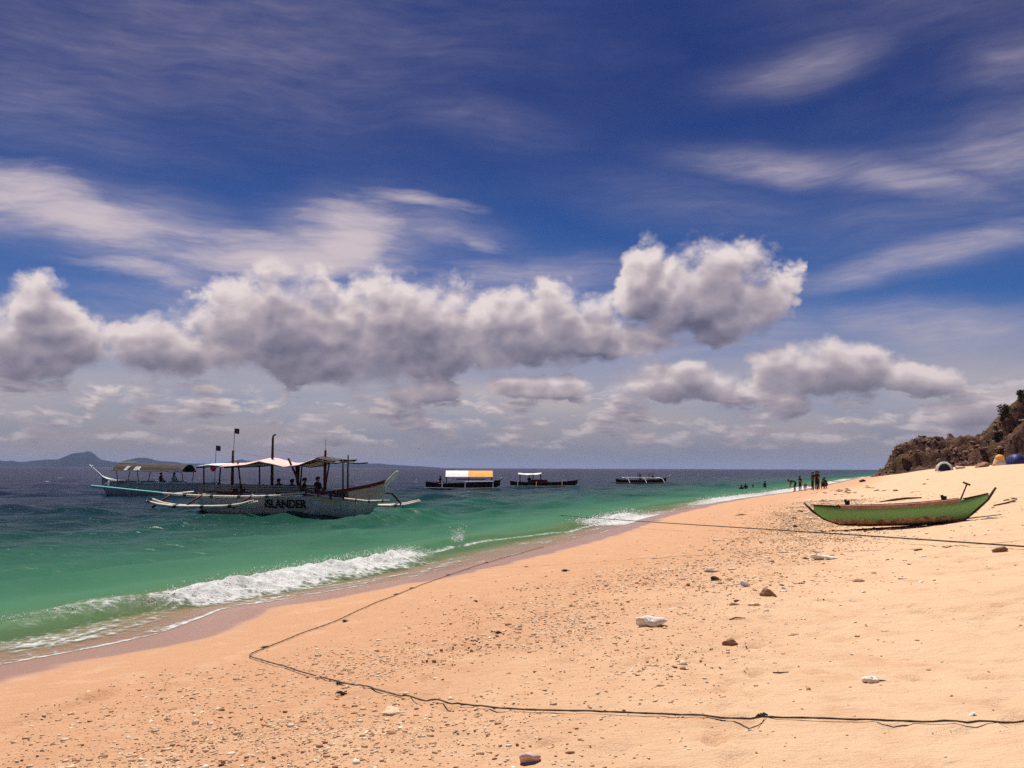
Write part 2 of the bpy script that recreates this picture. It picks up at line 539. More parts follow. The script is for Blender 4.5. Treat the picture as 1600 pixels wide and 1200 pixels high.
_w = np.random.default_rng(21)
WAVES = []
for lam in np.geomspace(0.55, 9.0, 34):
    th = _w.normal(0, 0.55)
    k = 2 * math.pi / lam
    WAVES.append((k * (AX_D[0] * math.cos(th) - AX_D[1] * math.sin(th)), k * (AX_D[0] * math.sin(th) + AX_D[1] * math.cos(th)),
                  _w.uniform(0, 6.28), 0.0078 * lam ** 0.85, lam))


def sea_height(s, e, step):
    x, y = se_to_xy(s, e)
    h = np.zeros_like(x)
    for kx, ky, ph, a, lam in WAVES:
        h += a * sstep(2.2, 4.5, lam / step) * np.sin(kx * x + ky * y + ph)
    gust = 0.65 + 1.1 * (fbm(x * 0.03, y * 0.03, 3) + 0.15)
    h = (h + 2.6 * h * np.abs(h)) * np.clip(gust, 0.3, 1.4)
    h *= 0.22 + 0.78 * sstep(-3.0, -12.0, e)
    ec, A = crest(s)
    t = e - ec
    h += A * np.where(t < 0, np.exp(-(t / 1.25) ** 2), np.exp(-(t / 0.34) ** 2))
    h += 0.13 * np.exp(-((e - ec + 4.6 + 1.3 * fbm(s * 0.2, s * 0, 2)) / 0.9) ** 2) * sstep(60, 30, s)
    h += 0.11 * np.exp(-((e - ec + 9.5 + 2.0 * fbm(s * 0.15, s * 0 + 3, 2)) / 1.3) ** 2)
    h += 0.035 * np.sin(6.28 * e / 2.4 + 3 * fbm(s * 0.3, e * 0.2, 2)) * sstep(-1.5, -3, e) * sstep(-16, -8, e)
    return h


def sea_material():
    m, n = new_mat('sea_water')
    pos = n.node('ShaderNodeNewGeometry').outputs['Position']
    out = attr(n, 'offshore')
    foam_a = attr(n, 'foam')
    # depth of the water drives its own colour: clear over sand, then green, teal and deep blue
    patch = n.m('SUBTRACT', n.noise(pos, 0.07, 4, 0.55), 0.5)
    lg = n.m('LOGARITHM', n.m('ADD', n.m('MAXIMUM', out, 0.0), 1.0), 10.0)
    x = n.m('ADD', n.m('DIVIDE', lg, 2.6), n.m('MULTIPLY', patch, 0.16))
    col = n.ramp(x, [(0.0, (0.34, 0.21, 0.12)), (0.10, (0.29, 0.29, 0.14)), (0.19, (0.17, 0.32, 0.14)), (0.28, (0.105, 0.33, 0.175)),
                     (0.35, (0.034, 0.175, 0.095)), (0.42, (0.008, 0.078, 0.044)), (0.53, (0.0035, 0.030, 0.032)), (0.64, (0.003, 0.014, 0.032)),
                     (0.78, (0.003, 0.008, 0.032)), (1.0, (0.003, 0.006, 0.032))])
    dots = n.noise(n.v('MULTIPLY', pos, (1, 1, 0.3)), 3.2, 3, 0.6)
    col = n.mix(n.ss(dots, 0.62, 0.85), col, n.mix(0.5, col, (0.10, 0.22, 0.2)))
    # foam: broken lace from two scales of noise
    fn = n.noise(pos, 9.0, 5, 0.65)
    cell = n.vor(n.v('ADD', pos, n.v('MULTIPLY', n.noise(pos, 3.0, 3, 0.5, col=True), (0.35, 0.35, 0.0))), 3.4, 1.0, 0.5, feature='DISTANCE_TO_EDGE')
    lace = n.m('SUBTRACT', 0.16, cell)
    f = n.m('ADD', foam_a, n.m('ADD', n.m('MULTIPLY', n.m('SUBTRACT', fn, 0.5), 1.25), n.m('MULTIPLY', lace, 1.3)))
    foam = n.m('MULTIPLY', n.ss(f, 0.36, 0.95), n.ss(foam_a, 0.02, 0.16))
    # scattered whitecaps far out
    wc = n.noise(n.v('MULTIPLY', pos, (0.42, 1.0, 1.0)), 0.34, 6, 0.62)
    wcap = n.m('MULTIPLY', n.ss(wc, 0.675, 0.70), n.ss(out, 12.0, 34.0))
    foam = n.m('MAXIMUM', foam, n.m('MULTIPLY', wcap, 0.9))
    # chop: metre-scale relief offshore, ripples near shore
    q = n.v('MULTIPLY', pos, (0.62, 1.0, 1.0))
    chop = n.m('ADD', n.m('MULTIPLY', n.noise(q, 0.55, 5, 0.62), 1.0), n.m('MULTIPLY', n.noise(q, 3.1, 3, 0.55), 0.22))
    rip = n.m('MULTIPLY', n.noise(q, 5.0, 3, 0.5), 0.03)
    far = n.ss(out, 5.0, 22.0)
    hh = n.m('ADD', n.m('MULTIPLY', chop, n.lin(far, 0, 1, 0.05, 0.30)), rip)
    hh = n.m('ADD', hh, n.m('MULTIPLY', foam, n.m('MULTIPLY', fn, 0.035)))
    b = n.bump(hh, 1.0, 1.0)
    p, o = finish(m, n, **{'Base Color': n.mix(foam, col, n.mix(n.ss(n.noise(pos, 5.0, 4, 0.6), 0.35, 0.65), (0.62, 0.63, 0.64), (0.86, 0.86, 0.86))), 'Roughness': n.lin(foam, 0, 1, n.lin(far, 0, 1, 0.38, 0.24), 0.9), 'IOR': 1.333,
                           'Specular IOR Level': n.lin(foam, 0, 1, n.lin(far, 0, 1, 0.30, 0.035), 0.1), 'Normal': b})
    # sunlit water glows through the backs of the waves inshore
    tl = n.node('ShaderNodeBsdfTranslucent')
    n.put(tl.inputs[0], n.mix(0.35, col, (0.16, 0.42, 0.16)))
    mt = n.node('ShaderNodeMixShader')
    n.put(mt.inputs[0], n.m('MULTIPLY', n.ss(out, 16.0, 2.0, 0.0, 0.5), n.lin(foam, 0, 1, 1.0, 0.5)))
    n.t.links.new(p.outputs[0], mt.inputs[1])
    n.t.links.new(tl.outputs[0], mt.inputs[2])
    # thin sheets of water let the sand through
    alpha = n.m('MAXIMUM', n.lin(attr(n, 'thick'), 0.0, 0.24, 0.16, 1.0), foam, clamp=True)
    tr = n.node('ShaderNodeBsdfTransparent')
    mx = n.node('ShaderNodeMixShader')
    n.put(mx.inputs[0], alpha)
    n.t.links.new(tr.outputs[0], mx.inputs[1])
    n.t.links.new(mt.outputs[0], mx.inputs[2])
    n.t.links.new(mx.outputs[0], o.inputs[0])
    return m


def build_sea():
    s = np.array(sorted(set(growing(6, 24, 0.07, 0.0) + growing(24, 27000, 0.07, 0.014) + growing(6, -27000, 0.08, 0.06))))
    e = np.array(sorted(set([0.0] + growing(0.0, -6.0, 0.05, 0.0) + growing(-6.0, -27000, 0.055, 0.0165))))[::-1]
    S, E = np.meshgrid(s, e, indexing='ij')
    step = np.maximum(np.abs(np.gradient(s))[:, None] * 1.0, np.abs(np.gradient(e))[None, :] * 1.0)
    X, Y = se_to_xy(S, E)
    Z = sea_height(S, E, step)
    zs = np.where(E > -40, sand_z(X, Y), -3.0)
    ec, A = crest(S)
    t = E - ec
    # foam
    br = sstep(10.6, 12.4, S) * sstep(23.5, 20.0, S)
    front = sstep(-0.28, 0.05, t) * sstep(1.9, 0.5, t + 0.5 * fbm(X * 1.3, Y * 1.3, 3))
    foam = (0.98 + 0.5 * fbm(X * 0.9, Y * 0.9, 3)) * br * front
    lumps = np.abs(fbm(X * 1.9, Y * 1.9, 3)) * 0.34 + np.abs(fbm(X * 6, Y * 6, 2)) * 0.07
    Z = Z + br * sstep(-0.35, 0.1, t) * sstep(1.5, 0.5, t) * (lumps - 0.02)
    Z = Z + br * 0.11 * sstep(-0.1, 0.35, t) * sstep(1.5, 0.4, t)
    foam = np.maximum(foam, 0.6 * sstep(7.5, 11, S) * sstep(12.5, 11.0, S) * np.exp(-(t / 0.5) ** 2))
    foam = np.maximum(foam, 0.30 * sstep(11.0, 9.0, S) * np.exp(-((t - 0.1) / 0.45) ** 2) * sstep(-0.1, 0.2, fbm(X, Y, 3)))
    edge = np.exp(-((E + 0.05) / 0.10) ** 2) * (0.62 + 1.1 * fbm(S * 0.9, S * 0 + 2, 3)) + 0.5 * np.exp(-((E + 0.30) / 0.34) ** 2) * sstep(-0.05, 0.2, fbm(S * 0.5 + 3, E * 1.3, 3))
    foam = np.maximum(foam, edge * sstep(14.2, 12.2, S) + edge * 0.75 * sstep(12.2, 14.2, S))
    film = sstep(-2.4, -1.5, E) * (0.34 + 0.16 * sstep(14, 11, S) + 0.95 * fbm(S * 0.8, E * 2.2, 3))
    foam = np.maximum(foam, film * sstep(60, 20, S))
    line2 = np.exp(-((E + 0.75 + 0.35 * fbm(S * 0.35 + 9, S * 0, 2)) / 0.09) ** 2) * sstep(13, 15, S) * sstep(-0.08, 0.1, fbm(S * 0.6, S * 0 + 6, 2))
    foam = np.maximum(foam, 0.8 * line2)
    toe = np.exp(-((t - 0.55) / 0.16) ** 2) * sstep(19, 23, S) * sstep(60, 40, S)
    foam = np.maximum(foam, 0.75 * toe)
    beyond = sstep(24, 30, S) * (0.55 + 2.2 * fbm(S * 0.11 + 2.7, S * 0 + 1.5, 2)) * sstep(-2.3, -1.0, E) 
    beyond2 = sstep(33, 37, S) * sstep(47, 43, S) * sstep(-2.6, -1.6, E)
    beyond3 = sstep(60, 66, S) * sstep(-2.4, -1.4, E) * (0.75 + 1.2 * fbm(S * 0.06, S * 0 + 4, 2))
    foam = np.maximum(foam, np.maximum(beyond, np.maximum(beyond2 * 0.95, beyond3)))
    Z = Z + 0.12 * np.clip(np.maximum(beyond2, beyond3), 0, 1) * np.abs(fbm(X * 1.4, Y * 1.4, 3)) * 2
    # the sheet runs up the sand and thins out at its edge
    cover = np.where(E > -40, zs + 0.006 + 0.02 * sstep(0, -1.2, E), -9)
    Z = np.maximum(Z * sstep(-0.1, -1.4, E), cover)
    thick = np.where(E > -40, Z - zs, 3.0)
    foam = np.clip(foam, 0, 1.3)
    o = add_mesh('sea', np.stack([X, Y, Z], -1), grid_faces(len(s), len(e)), sea_material(), smooth=True,
                 attrs={'offshore': -E, 'foam': foam, 'thick': thick})
    setprops(o, 'green to deep blue tropical sea with small breaking waves', 'sea', kind='structure')
    return o


sea = build_sea()

# ------------------------------------------------------------------ mesh builder
class MB:
    def __init__(self):
        self.v, self.f = [], []

    def add(self, verts, faces):
        o = len(self.v)
        self.v += [tuple(map(float, p)) for p in verts]
        self.f += [tuple(i + o for i in q) for q in faces]
        return self

    def box(self, c, size, rot=None, taper=1.0):
        sx, sy, sz = (q / 2 for q in size)
        p = [Vector((x * sx * (taper if z > 0 else 1), y * sy * (taper if z > 0 else 1), z * sz)) for z in (-1, 1) for y in (-1, 1) for x in (-1, 1)]
        if rot is not None:
            p = [rot @ q for q in p]
        p = [q + Vector(c) for q in p]
        return self.add(p, [(0, 2, 3, 1), (4, 5, 7, 6), (0, 1, 5, 4), (2, 6, 7, 3), (0, 4, 6, 2), (1, 3, 7, 5)])

    def tube(self, pts, r, n=8, cap=True, flat=1.0):
        pts = [Vector(p) for p in pts]
        rr = r if isinstance(r, (list, tuple)) else [r] * len(pts)
        rings, up = [], None
        for i, p in enumerate(pts):
            t = (pts[min(i + 1, len(pts) - 1)] - pts[max(i - 1, 0)]).normalized()
            if up is None:
                up = t.orthogonal().normalized()
            up = (up - t * up.dot(t)).normalized()
            w = t.cross(up)
            rings.append([p + (up * math.cos(a) + w * math.sin(a) * flat) * rr[i] for a in (2 * math.pi * k / n for k in range(n))])
        return self.loft(rings, True, cap)

    def loft(self, rings, closed=True, cap=True):
        n = len(rings[0])
        v = [q for r in rings for q in r]
        f = []
        for i in range(len(rings) - 1):
            for k in range(n if closed else n - 1):
                a, b = i * n + k, i * n + (k + 1) % n
                f.append((a, b, b + n, a + n))
        if cap and closed:
            f += [tuple(range(n))[::-1], tuple(range(len(v) - n, len(v)))]
        return self.add(v, f)

    def build(self, name, mat=None, parent=None, smooth=False, mats=None):
        o = add_mesh(name, self.v, self.f, mat, parent, smooth)
        return o


def empty(name, loc, rz=0.0, rx=0.0, ry=0.0):
    o = bpy.data.objects.new(name, None)
    o.location = loc
    o.rotation_euler = (rx, ry, rz)
    o.empty_display_size = 0.2
    COL.objects.link(o)
    return o


def paint(name, col, rough=0.6, var=0.18, scale=3.0, bump=0.0, spec=0.3, wear=None, wear_amt=0.0, wear_scale=4.0, streaks=0.0):
    """Weathered paint, cloth or wood: colour that drifts, with worn patches."""
    m, n = new_mat(name)
    pos = n.node('ShaderNodeTexCoord').outputs['Object']
    a = n.noise(pos, scale, 5, 0.6)
    dark = tuple(c * (1 - var) for c in col)
    lite = tuple(min(1, c * (1 + var)) for c in col)
    c = n.mix(n.ss(a, 0.3, 0.7), dark, lite)
    if wear:
        w = n.noise(pos, wear_scale, 6, 0.7)
        c = n.mix(n.ss(w, 0.66 - wear_amt, 0.72 - wear_amt), c, wear)
    if streaks:
        st = n.noise(n.v('MULTIPLY', pos, (5.0, 5.0, 0.5)), 1.0, 5, 0.65)
        c = n.mix(n.m('MULTIPLY', n.ss(st, 0.52, 0.74), streaks), c, (0.16, 0.13, 0.085))
        # plank seams
        sm = n.m('FRACT', n.m('MULTIPLY', n.m('ADD', n.sep(pos)[2], n.m('MULTIPLY', n.noise(pos, 0.4, 2, 0.5), 0.05)), 4.2))
        c = n.mix(n.m('MULTIPLY', n.ss(sm, 0.90, 0.97), 0.45), c, (0.10, 0.10, 0.08))
    kw = {'Base Color': c, 'Roughness': rough, 'Specular IOR Level': spec}
    if bump:
        kw['Normal'] = n.bump(n.noise(pos, scale * 6, 4, 0.6), bump, 0.01)
    finish(m, n, **kw)
    return m


def bamboo(name, col, ring):
    """Pole with darker lashings every so often."""
    m, n = new_mat(name)
    pos = n.node('ShaderNodeTexCoord').outputs['Object']
    x = n.sep(pos)[0]
    fr = n.m('FRACT', n.m('MULTIPLY', x, ring))
    a = n.noise(pos, 4.0, 4, 0.6)
    c = n.mix(n.ss(a, 0.35, 0.7), col, tuple(q * 0.7 for q in col))
    c = n.mix(n.ss(fr, 0.86, 0.88), c, (0.03, 0.02, 0.02))
    finish(m, n, **{'Base Color': c, 'Roughness': 0.55})
    return m


M_ = {
    'hull_white': paint('hull_white', (0.58, 0.61, 0.53), 0.5, 0.10, 0.8, streaks=0.55),
    'hull_cream': paint('hull_cream', (0.62, 0.50, 0.38), 0.5, 0.12, 0.8, streaks=0.35),
    'hull_grey': paint('hull_grey', (0.40, 0.42, 0.40), 0.5, 0.12, 0.8, streaks=0.5),
    'antifoul': paint('antifoul', (0.10, 0.16, 0.11), 0.6, 0.3, 2.0),
    'maroon': paint('maroon', (0.17, 0.018, 0.022), 0.55, 0.3, 2.0, wear=(0.3, 0.16, 0.12), wear_amt=0.05),
    'dark_wood': paint('dark_wood', (0.05, 0.028, 0.02), 0.75, 0.35, 5.0, 0.3),
    'dark_red_wood': paint('dark_red_wood', (0.12, 0.022, 0.018), 0.7, 0.35, 5.0, 0.3),
    'wood': paint('wood', (0.30, 0.17, 0.10), 0.75, 0.3, 6.0, 0.3),
    'grey_wood': paint('grey_wood', (0.28, 0.27, 0.24), 0.75, 0.3, 5.0, 0.3),
    'bamboo_white': bamboo('bamboo_white', (0.78, 0.72, 0.62), 0.62),
    'bamboo_lashed': bamboo('bamboo_lashed', (0.76, 0.60, 0.50), 1.35),
    'tarp_pink': paint('tarp_pink', (0.80, 0.52, 0.47), 0.7, 0.12, 2.0, 0.2),
    'tarp_white': paint('tarp_white', (0.80, 0.80, 0.80), 0.7, 0.08, 2.0, 0.2),
    'tarp_orange': paint('tarp_orange', (0.85, 0.36, 0.06), 0.7, 0.1, 2.0, 0.2),
    'tarp_dark': paint('tarp_dark', (0.035, 0.022, 0.022), 0.8, 0.4, 1.6, 0.2, wear=(0.12, 0.085, 0.075), wear_amt=0.04),
    'cyan': paint('cyan', (0.25, 0.74, 0.72), 0.5, 0.12, 2.0),
    'white': paint('white_paint', (0.78, 0.78, 0.76), 0.5, 0.08, 2.0),
    'black': paint('black', (0.015, 0.014, 0.014), 0.6, 0.3, 4.0),
    'navy': paint('navy', (0.02, 0.025, 0.06), 0.7, 0.3, 8.0),
    'red': paint('red', (0.65, 0.04, 0.06), 0.6, 0.2, 4.0),
    'flag': paint('flag', (0.05, 0.012, 0.03), 0.8, 0.4, 9.0, wear=(0.35, 0.05, 0.08), wear_amt=0.12, wear_scale=7.0),
    'dark_hull': paint('dark_hull', (0.022, 0.024, 0.030), 0.5, 0.3, 1.5),
    'maroon_hull': paint('maroon_hull', (0.05, 0.016, 0.018), 0.5, 0.3, 1.5),
    'rope': None,
}


def hull_mesh(stations, thick=0.05, belly=1.0):
    """Stations (along, half beam, keel height, sheer height) lofted into an open double-skinned hull."""
    prof = [(1.0, 1.0), (0.975, 0.72), (0.90, 0.42), (0.70, 0.16), (0.34, 0.03), (0.0, 0.0)]
    rings = []
    for u, b, k, g in stations:
        h = g - k
        out = [Vector((u, b * a, k + h * z)) for a, z in prof]
        ring = out + [Vector((p.x, -p.y, p.z)) for p in out[-2::-1]]
        bi = max(b - thick, 0.004)
        inn = [Vector((u, bi * a, k + thick + (h - thick) * z)) for a, z in prof]
        inner = [Vector((p.x, -p.y, p.z)) for p in inn[:-1]] + inn[::-1]
        rings.append(ring + inner)
    return MB().loft(rings, True, True)


def smooth_stations(ctrl, n=28):
    """Catmull-Rom through control stations."""
    c = np.array(ctrl, float)
    t = np.linspace(0, len(c) - 1, n)
    out = []
    for x in t:
        i = min(int(x), len(c) - 2)
        w = x - i
        p0, p1, p2, p3 = c[max(i - 1, 0)], c[i], c[i + 1], c[min(i + 2, len(c) - 1)]
        q = 0.5 * (2 * p1 + (p2 - p0) * w + (2 * p0 - 5 * p1 + 4 * p2 - p3) * w * w + (3 * p1 - p0 - 3 * p2 + p3) * w ** 3)
        out.append(tuple(q))
    return out


def arc(p, q, sag, n=7):
    p, q = Vector(p), Vector(q)
    return [p.lerp(q, i / (n - 1)) + Vector((0, 0, sag * 4 * (i / (n - 1)) * (1 - i / (n - 1)))) for i in range(n)]


def rail_along(stations, dz, w, h, side):
    """Strip that follows one sheer line."""
    rings = []
    for u, b, k, g in stations:
        y = side * b
        z = g + dz
        rings.append([Vector((u, y - w / 2, z)), Vector((u, y + w / 2, z)), Vector((u, y + w / 2, z + h)), Vector((u, y - w / 2, z + h))])
    return MB().loft(rings, True, True)


def tarp(us, zs, half, drop, mat, parent, name='canopy', thick=0.03, seg=9):
    rings = []
    for u, z in zip(us, zs):
        top, bot = [], []
        for k in range(seg):
            t = -1 + 2 * k / (seg - 1)
            zz = z - drop * abs(t) ** 2.2 + 0.02 * math.sin(u * 5 + t * 3)
            top.append(Vector((u, t * half, zz)))
            bot.append(Vector((u, t * half, zz - thick)))
        rings.append(top + bot[::-1])
    return MB().loft(rings, True, True).build(name, mat, parent)


def text_part(body, size, mat, parent, loc, rot, name='lettering', bold=0.012, shear=0.0, spacing=1.0, sx=1.0):
    cu = bpy.data.curves.new(name, 'FONT')
    cu.body = body
    cu.size = size
    cu.offset = bold
    cu.shear = shear
    cu.space_character = spacing
    cu.extrude = 0.006
    cu.align_x = 'CENTER'
    t = bpy.data.objects.new(name, cu)
    COL.objects.link(t)
    me = bpy.data.meshes.new_from_object(t.evaluated_get(bpy.context.evaluated_depsgraph_get()))
    bpy.data.objects.remove(t)
    bpy.data.curves.remove(cu)
    me.materials.clear()
    me.materials.append(mat)
    o = bpy.data.objects.new(name, me)
    COL.objects.link(o)
    o.parent = parent
    o.location = loc
    o.rotation_euler = rot
    o.scale = (sx, 1, 1)
    return o


def outrigger(root, side, v, u0, u1, z0, z1, arms, mat, hull_half, hull_z, r=0.075, arm_mat=None, rail_z=None, strut_mat=None, double=False, tip=0.3, lean=0.2, rail=None):
    """Float with struts and cross arms on one side of a boat."""
    arm_mat, strut_mat = arm_mat or mat, strut_mat or mat
    n = 9
    pts = []
    for i in range(n):
        t = i / (n - 1)
        pts.append((u0 + (u1 - u0) * t, side * v, z0 + (z1 - z0) * t + tip * (2 * t - 1) ** 4))
    MB().tube(pts, [r * (0.6 if i in (0, n - 1) else 1) for i in range(n)], 8).build('outrigger_float', mat, root, True)
    if double:
        MB().tube([(p[0] + 0.12, p[1] - side * 0.16, p[2] + 0.10 - 0.02 * i) for i, p in enumerate(pts)], r * 0.75, 8).build('outrigger_float', mat, root, True)
    for a in arms:
        t = (a - u0) / (u1 - u0)
        fz = z0 + (z1 - z0) * min(max(t, 0), 1)
        knee = (a + lean * 0.6, side * (v - 0.75), hull_z + 0.06)
        MB().tube([(a - lean, side * v, fz - 0.06), (a, side * (v - 0.35), (fz + hull_z) / 2 + 0.05), knee], r * 0.62, 6).build('outrigger_strut', strut_mat, root, True)
        MB().tube([knee, (a + lean * 0.8, side * hull_half * 0.4, hull_z + 0.14)], r * 0.7, 6).build('outrigger_arm', arm_mat, root, True)
    if rail:
        ra, rb, rz = rail
        MB().tube(arc((ra, side * (v - 0.72), rz + 0.04), (rb, side * (v - 0.72), rz), -0.1), r * 0.8, 8).build('outrigger_rail', arm_mat, root, True)


# ------------------------------------------------------------------ the named white outrigger boat nearest the beach
def islander():
    root = empty('outrigger_boat', (-11.35, 45.9, 0.08), R(-18))
    setprops(root, 'white outrigger boat lettered iSLANDER with pink tarp roof and two small flags', 'boat', 'outrigger boats at anchor')
    st = smooth_stations([(-5.3, 0.42, 0.02, 0.92), (-4.4, 0.66, -0.22, 0.84), (-2.5, 0.80, -0.34, 0.80), (0, 0.82, -0.36, 0.82),
                          (1.8, 0.76, -0.34, 0.92), (3.3, 0.55, -0.28, 1.10), (4.3, 0.30, -0.12, 1.28), (4.9, 0.14, 0.42, 1.42), (5.35, 0.05, 1.02, 1.56)], 34)
    hull_mesh(st).build('hull', M_['hull_white'], root, True)
    # cream topside panel at the bow, dark red bulwark above it
    bow = [s for s in st if s[0] > 1.5]
    for sd in (-1, 1):
        rings = []
        for u, b, k, g in bow:
            lo = g - 0.46 * min(1, (u - 1.3) / 1.2)
            f = 0.985
            rings.append([Vector((u, sd * (b + 0.012), g)), Vector((u, sd * (b * f + 0.016), lo)), Vector((u, sd * (b * f - 0.01), lo)), Vector((u, sd * (b - 0.02), g))])
        MB().loft(rings, True, True).build('bow_panel', M_['hull_cream'], root)
        rail_along(bow, 0.0, 0.07, 0.16, sd).build('bulwark', M_['maroon'], root)
        rail_along([s for s in st if s[0] <= 1.6], 0.0, 0.10, 0.09, sd).build('gunwale', M_['white'], root)
        rail_along([s for s in st if s[0] <= -2.2], 0.10, 0.07, 0.14, sd).build('bulwark', M_['maroon'], root)
    # prow: upswept white stem
    MB().tube([(4.75, 0, 0.55), (5.1, 0, 1.05), (5.4, 0, 1.5), (5.72, 0, 1.82), (5.98, 0, 2.08), (6.02, 0, 2.16)], [0.05, 0.08, 0.12, 0.13, 0.10, 0.05], 8, flat=0.5).build('prow', M_['white'], root, True)
    dk = MB()
    rings = [[Vector((u, b - 0.07, g - 0.10)), Vector((u, -b + 0.07, g - 0.10)), Vector((u, -b + 0.07, g - 0.14)), Vector((u, b - 0.07, g - 0.14))] for u, b, k, g in st if b > 0.12]
    dk.loft(rings).build('deck', M_['dark_wood'], root)
    # slatted cabin sides
    for sd in (-1, 1):
        for z in (1.0, 1.12, 1.24, 1.36):
            MB().box((-1.9, sd * 0.80, z), (6.1, 0.03, 0.085)).build('side_slat', M_['grey_wood'], root)
        for u in (-4.9, -3.6, -2.4, -1.1, 0.1, 1.1):
            MB().box((u, sd * 0.765, 1.16), (0.06, 0.04, 0.62)).build('stanchion', M_['grey_wood'], root)
    # awning
    us = [-4.9, -4.2, -3.5, -2.6, -1.9, -1.1, -0.4, 0.4, 1.2, 2.0, 2.7, 3.2, 3.75]
    zs = [2.47, 2.52, 2.52, 2.56, 2.62, 2.80, 2.66, 2.52, 2.62, 2.88, 2.76, 2.72, 2.76]
    tarp(us[2:10], zs[2:10], 1.25, 0.17, M_['tarp_pink'], root)
    tarp(us[:3], [z + 0.0 for z in zs[:3]], 1.2, 0.1, M_['tarp_white'], root, seg=7)
    tarp(us[9:12], [zs[9] - 0.03, zs[10], zs[11]], 0.9, 0.08, M_['tarp_dark'], root, seg=7)
    for sd in (-1, 1):
        MB().tube([(u, sd * 1.18, z - 0.19) for u, z in zip(us, zs)], 0.035, 6).build('awning_pole', M_['dark_wood'], root, True)
    MB().tube([(u, 0, z - 0.06) for u, z in zip(us, zs)], 0.04, 6).build('ridge_pole', M_['dark_wood'], root, True)
    # masts and posts
    masts = []
    for u, v, top, r in ((-3.5, 0, 3.2, 0.085), (-1.1, 0, 3.85, 0.085), (2.0, 0, 3.2, 0.09), (3.3, 0, 2.95, 0.05)):
        masts.append(MB().tube([(u, v, 0.72), (u - 0.03, v, top * 0.6), (u - 0.04, v, top)], [r, r * 0.9, r * 0.7], 8).build('mast', M_['dark_red_wood'] if u == 2.0 else M_['dark_wood'], root, True))
    MB().tube([(-1.14, 0, 3.8), (-1.12, 0, 3.95), (-0.98, 0, 4.02)], 0.05, 6).build('mast_hook', M_['dark_wood'], masts[1], True)
    MB().tube([(1.97, 0, 3.15), (1.96, 0, 3.75)], 0.012, 5).build('antenna', M_['grey_wood'], masts[2])
    for u, v, top, du in ((-2.45, -0.8, 2.65, -0.1), (-2.45, 0.8, 2.65, -0.1), (0.05, 0.8, 2.55, 0.0), (3.3, -0.5, 2.7, 0.0), (-4.8, -0.6, 2.5, 0.0), (-4.8, 0.6, 2.5, 0.0), (1.6, 0.75, 2.6, 0.1)):
        MB().tube([(u - du, v, 0.8), (u + du, v * 1.2, top)], 0.04, 6).build('awning_post', M_['dark_wood'], root, True)
    MB().tube([(1.2, -0.75, 0.95), (0.85, -0.9, 1.9), (0.5, -1.1, 2.78)], 0.055, 6).build('leaning_post', M_['dark_wood'], root, True)
    # rolled awning flap hanging amidships
    MB().loft([[Vector((-0.15 + 0.30 * k * (1 - t * 0.62) + t * 0.16, 0.55 + 0.03 * math.sin(7 * t + k), 2.5 - 1.15 * t)) for k in (0, 0.25, 0.5, 0.75, 1)] +
               [Vector((-0.15 + 0.30 * k * (1 - t * 0.62) + t * 0.16, 0.60, 2.5 - 1.15 * t)) for k in (1, 0.75, 0.5, 0.25, 0)] for t in (0, 0.25, 0.5, 0.75, 1)]).build('awning_flap', M_['tarp_dark'], root)
    # flags on thin staffs
    for u, z0, z1, mt in ((-3.5, 3.15, 4.38, 'flag'), (-4.62, 1.0, 3.48, 'navy')):
        staff = MB().tube([(u, 0, z0), (u + 0.02, 0, z1)], 0.014, 5).build('flag_staff', M_['dark_wood'], root)
        rings = []
        for i in range(6):
            t = i / 5
            y = 0.04 * math.sin(t * 5)
            rings.append([Vector((u + 0.03 + 0.30 * t, y, z1 - 0.29 - 0.04 * t)), Vector((u + 0.03 + 0.30 * t, y, z1 - 0.02 - 0.03 * t)),
                          Vector((u + 0.03 + 0.30 * t, y + 0.006, z1 - 0.02 - 0.03 * t)), Vector((u + 0.03 + 0.30 * t, y + 0.006, z1 - 0.29 - 0.04 * t))])
        MB().loft(rings).build('flag', M_[mt], staff)
    # stays
    for a, b in (((-1.12, 0, 3.3), (1.97, 0, 2.95)), ((1.97, 0, 3.1), (5.3, 0, 1.6)), ((-3.5, 0, 3.2), (-1.1, 0, 2.9))):
        MB().tube(arc(a, b, -0.12, 9), 0.008, 4).build('stay', M_['grey_wood'], root)
    # aft bench with fuel cans, bow clutter
    MB().box((-3.1, -0.72, 1.0), (2.5, 0.42, 0.07)).build('bench', M_['dark_red_wood'], root)
    for u, lab in ((-2.75, 'black fuel can on the red aft bench of the lettered boat, nearer its stern'), (-2.3, 'black fuel can on the red aft bench of the lettered boat, nearer amidships')):
        can = MB().box((0, 0, 0.18), (0.30, 0.24, 0.36), taper=0.92).build('fuel_can', M_['black'])
        MB().tube([(-0.1, 0, 0.35), (-0.06, 0, 0.43), (0.06, 0, 0.43), (0.1, 0, 0.35)], 0.02, 5).build('handle', M_['black'], can)
        can.matrix_basis = Matrix.LocRotScale(root.location, root.rotation_euler, None) @ Matrix.Translation((u, -0.7, 1.037))
        setprops(can, lab, 'fuel can', 'fuel cans on the lettered boat')
    MB().box((-2.5, -0.55, 1.2), (0.9, 0.03, 0.32)).build('locker_front', M_['white'], root)
    MB().tube([(2.15, -0.5, 1.0), (2.45, -0.55, 1.22), (2.75, -0.6, 1.5)], 0.04, 6).build('anchor_shank', M_['white'], root, True)
    MB().tube([(2.0, -0.62, 1.06), (2.45, -0.66, 1.04), (3.0, -0.6, 1.18)], 0.05, 6).build('bow_pole', M_['bamboo_lashed'], root, True)
    # outriggers
    outrigger(root, -1, 2.65, -6.7, -0.4, 0.30, 0.40, (-6.0, -4.1, -1.2), M_['bamboo_white'], 0.7, 0.86, 0.085, M_['bamboo_white'], strut_mat=M_['dark_red_wood'], double=True, lean=0.35, rail=(-6.3, 0.6, 0.92))
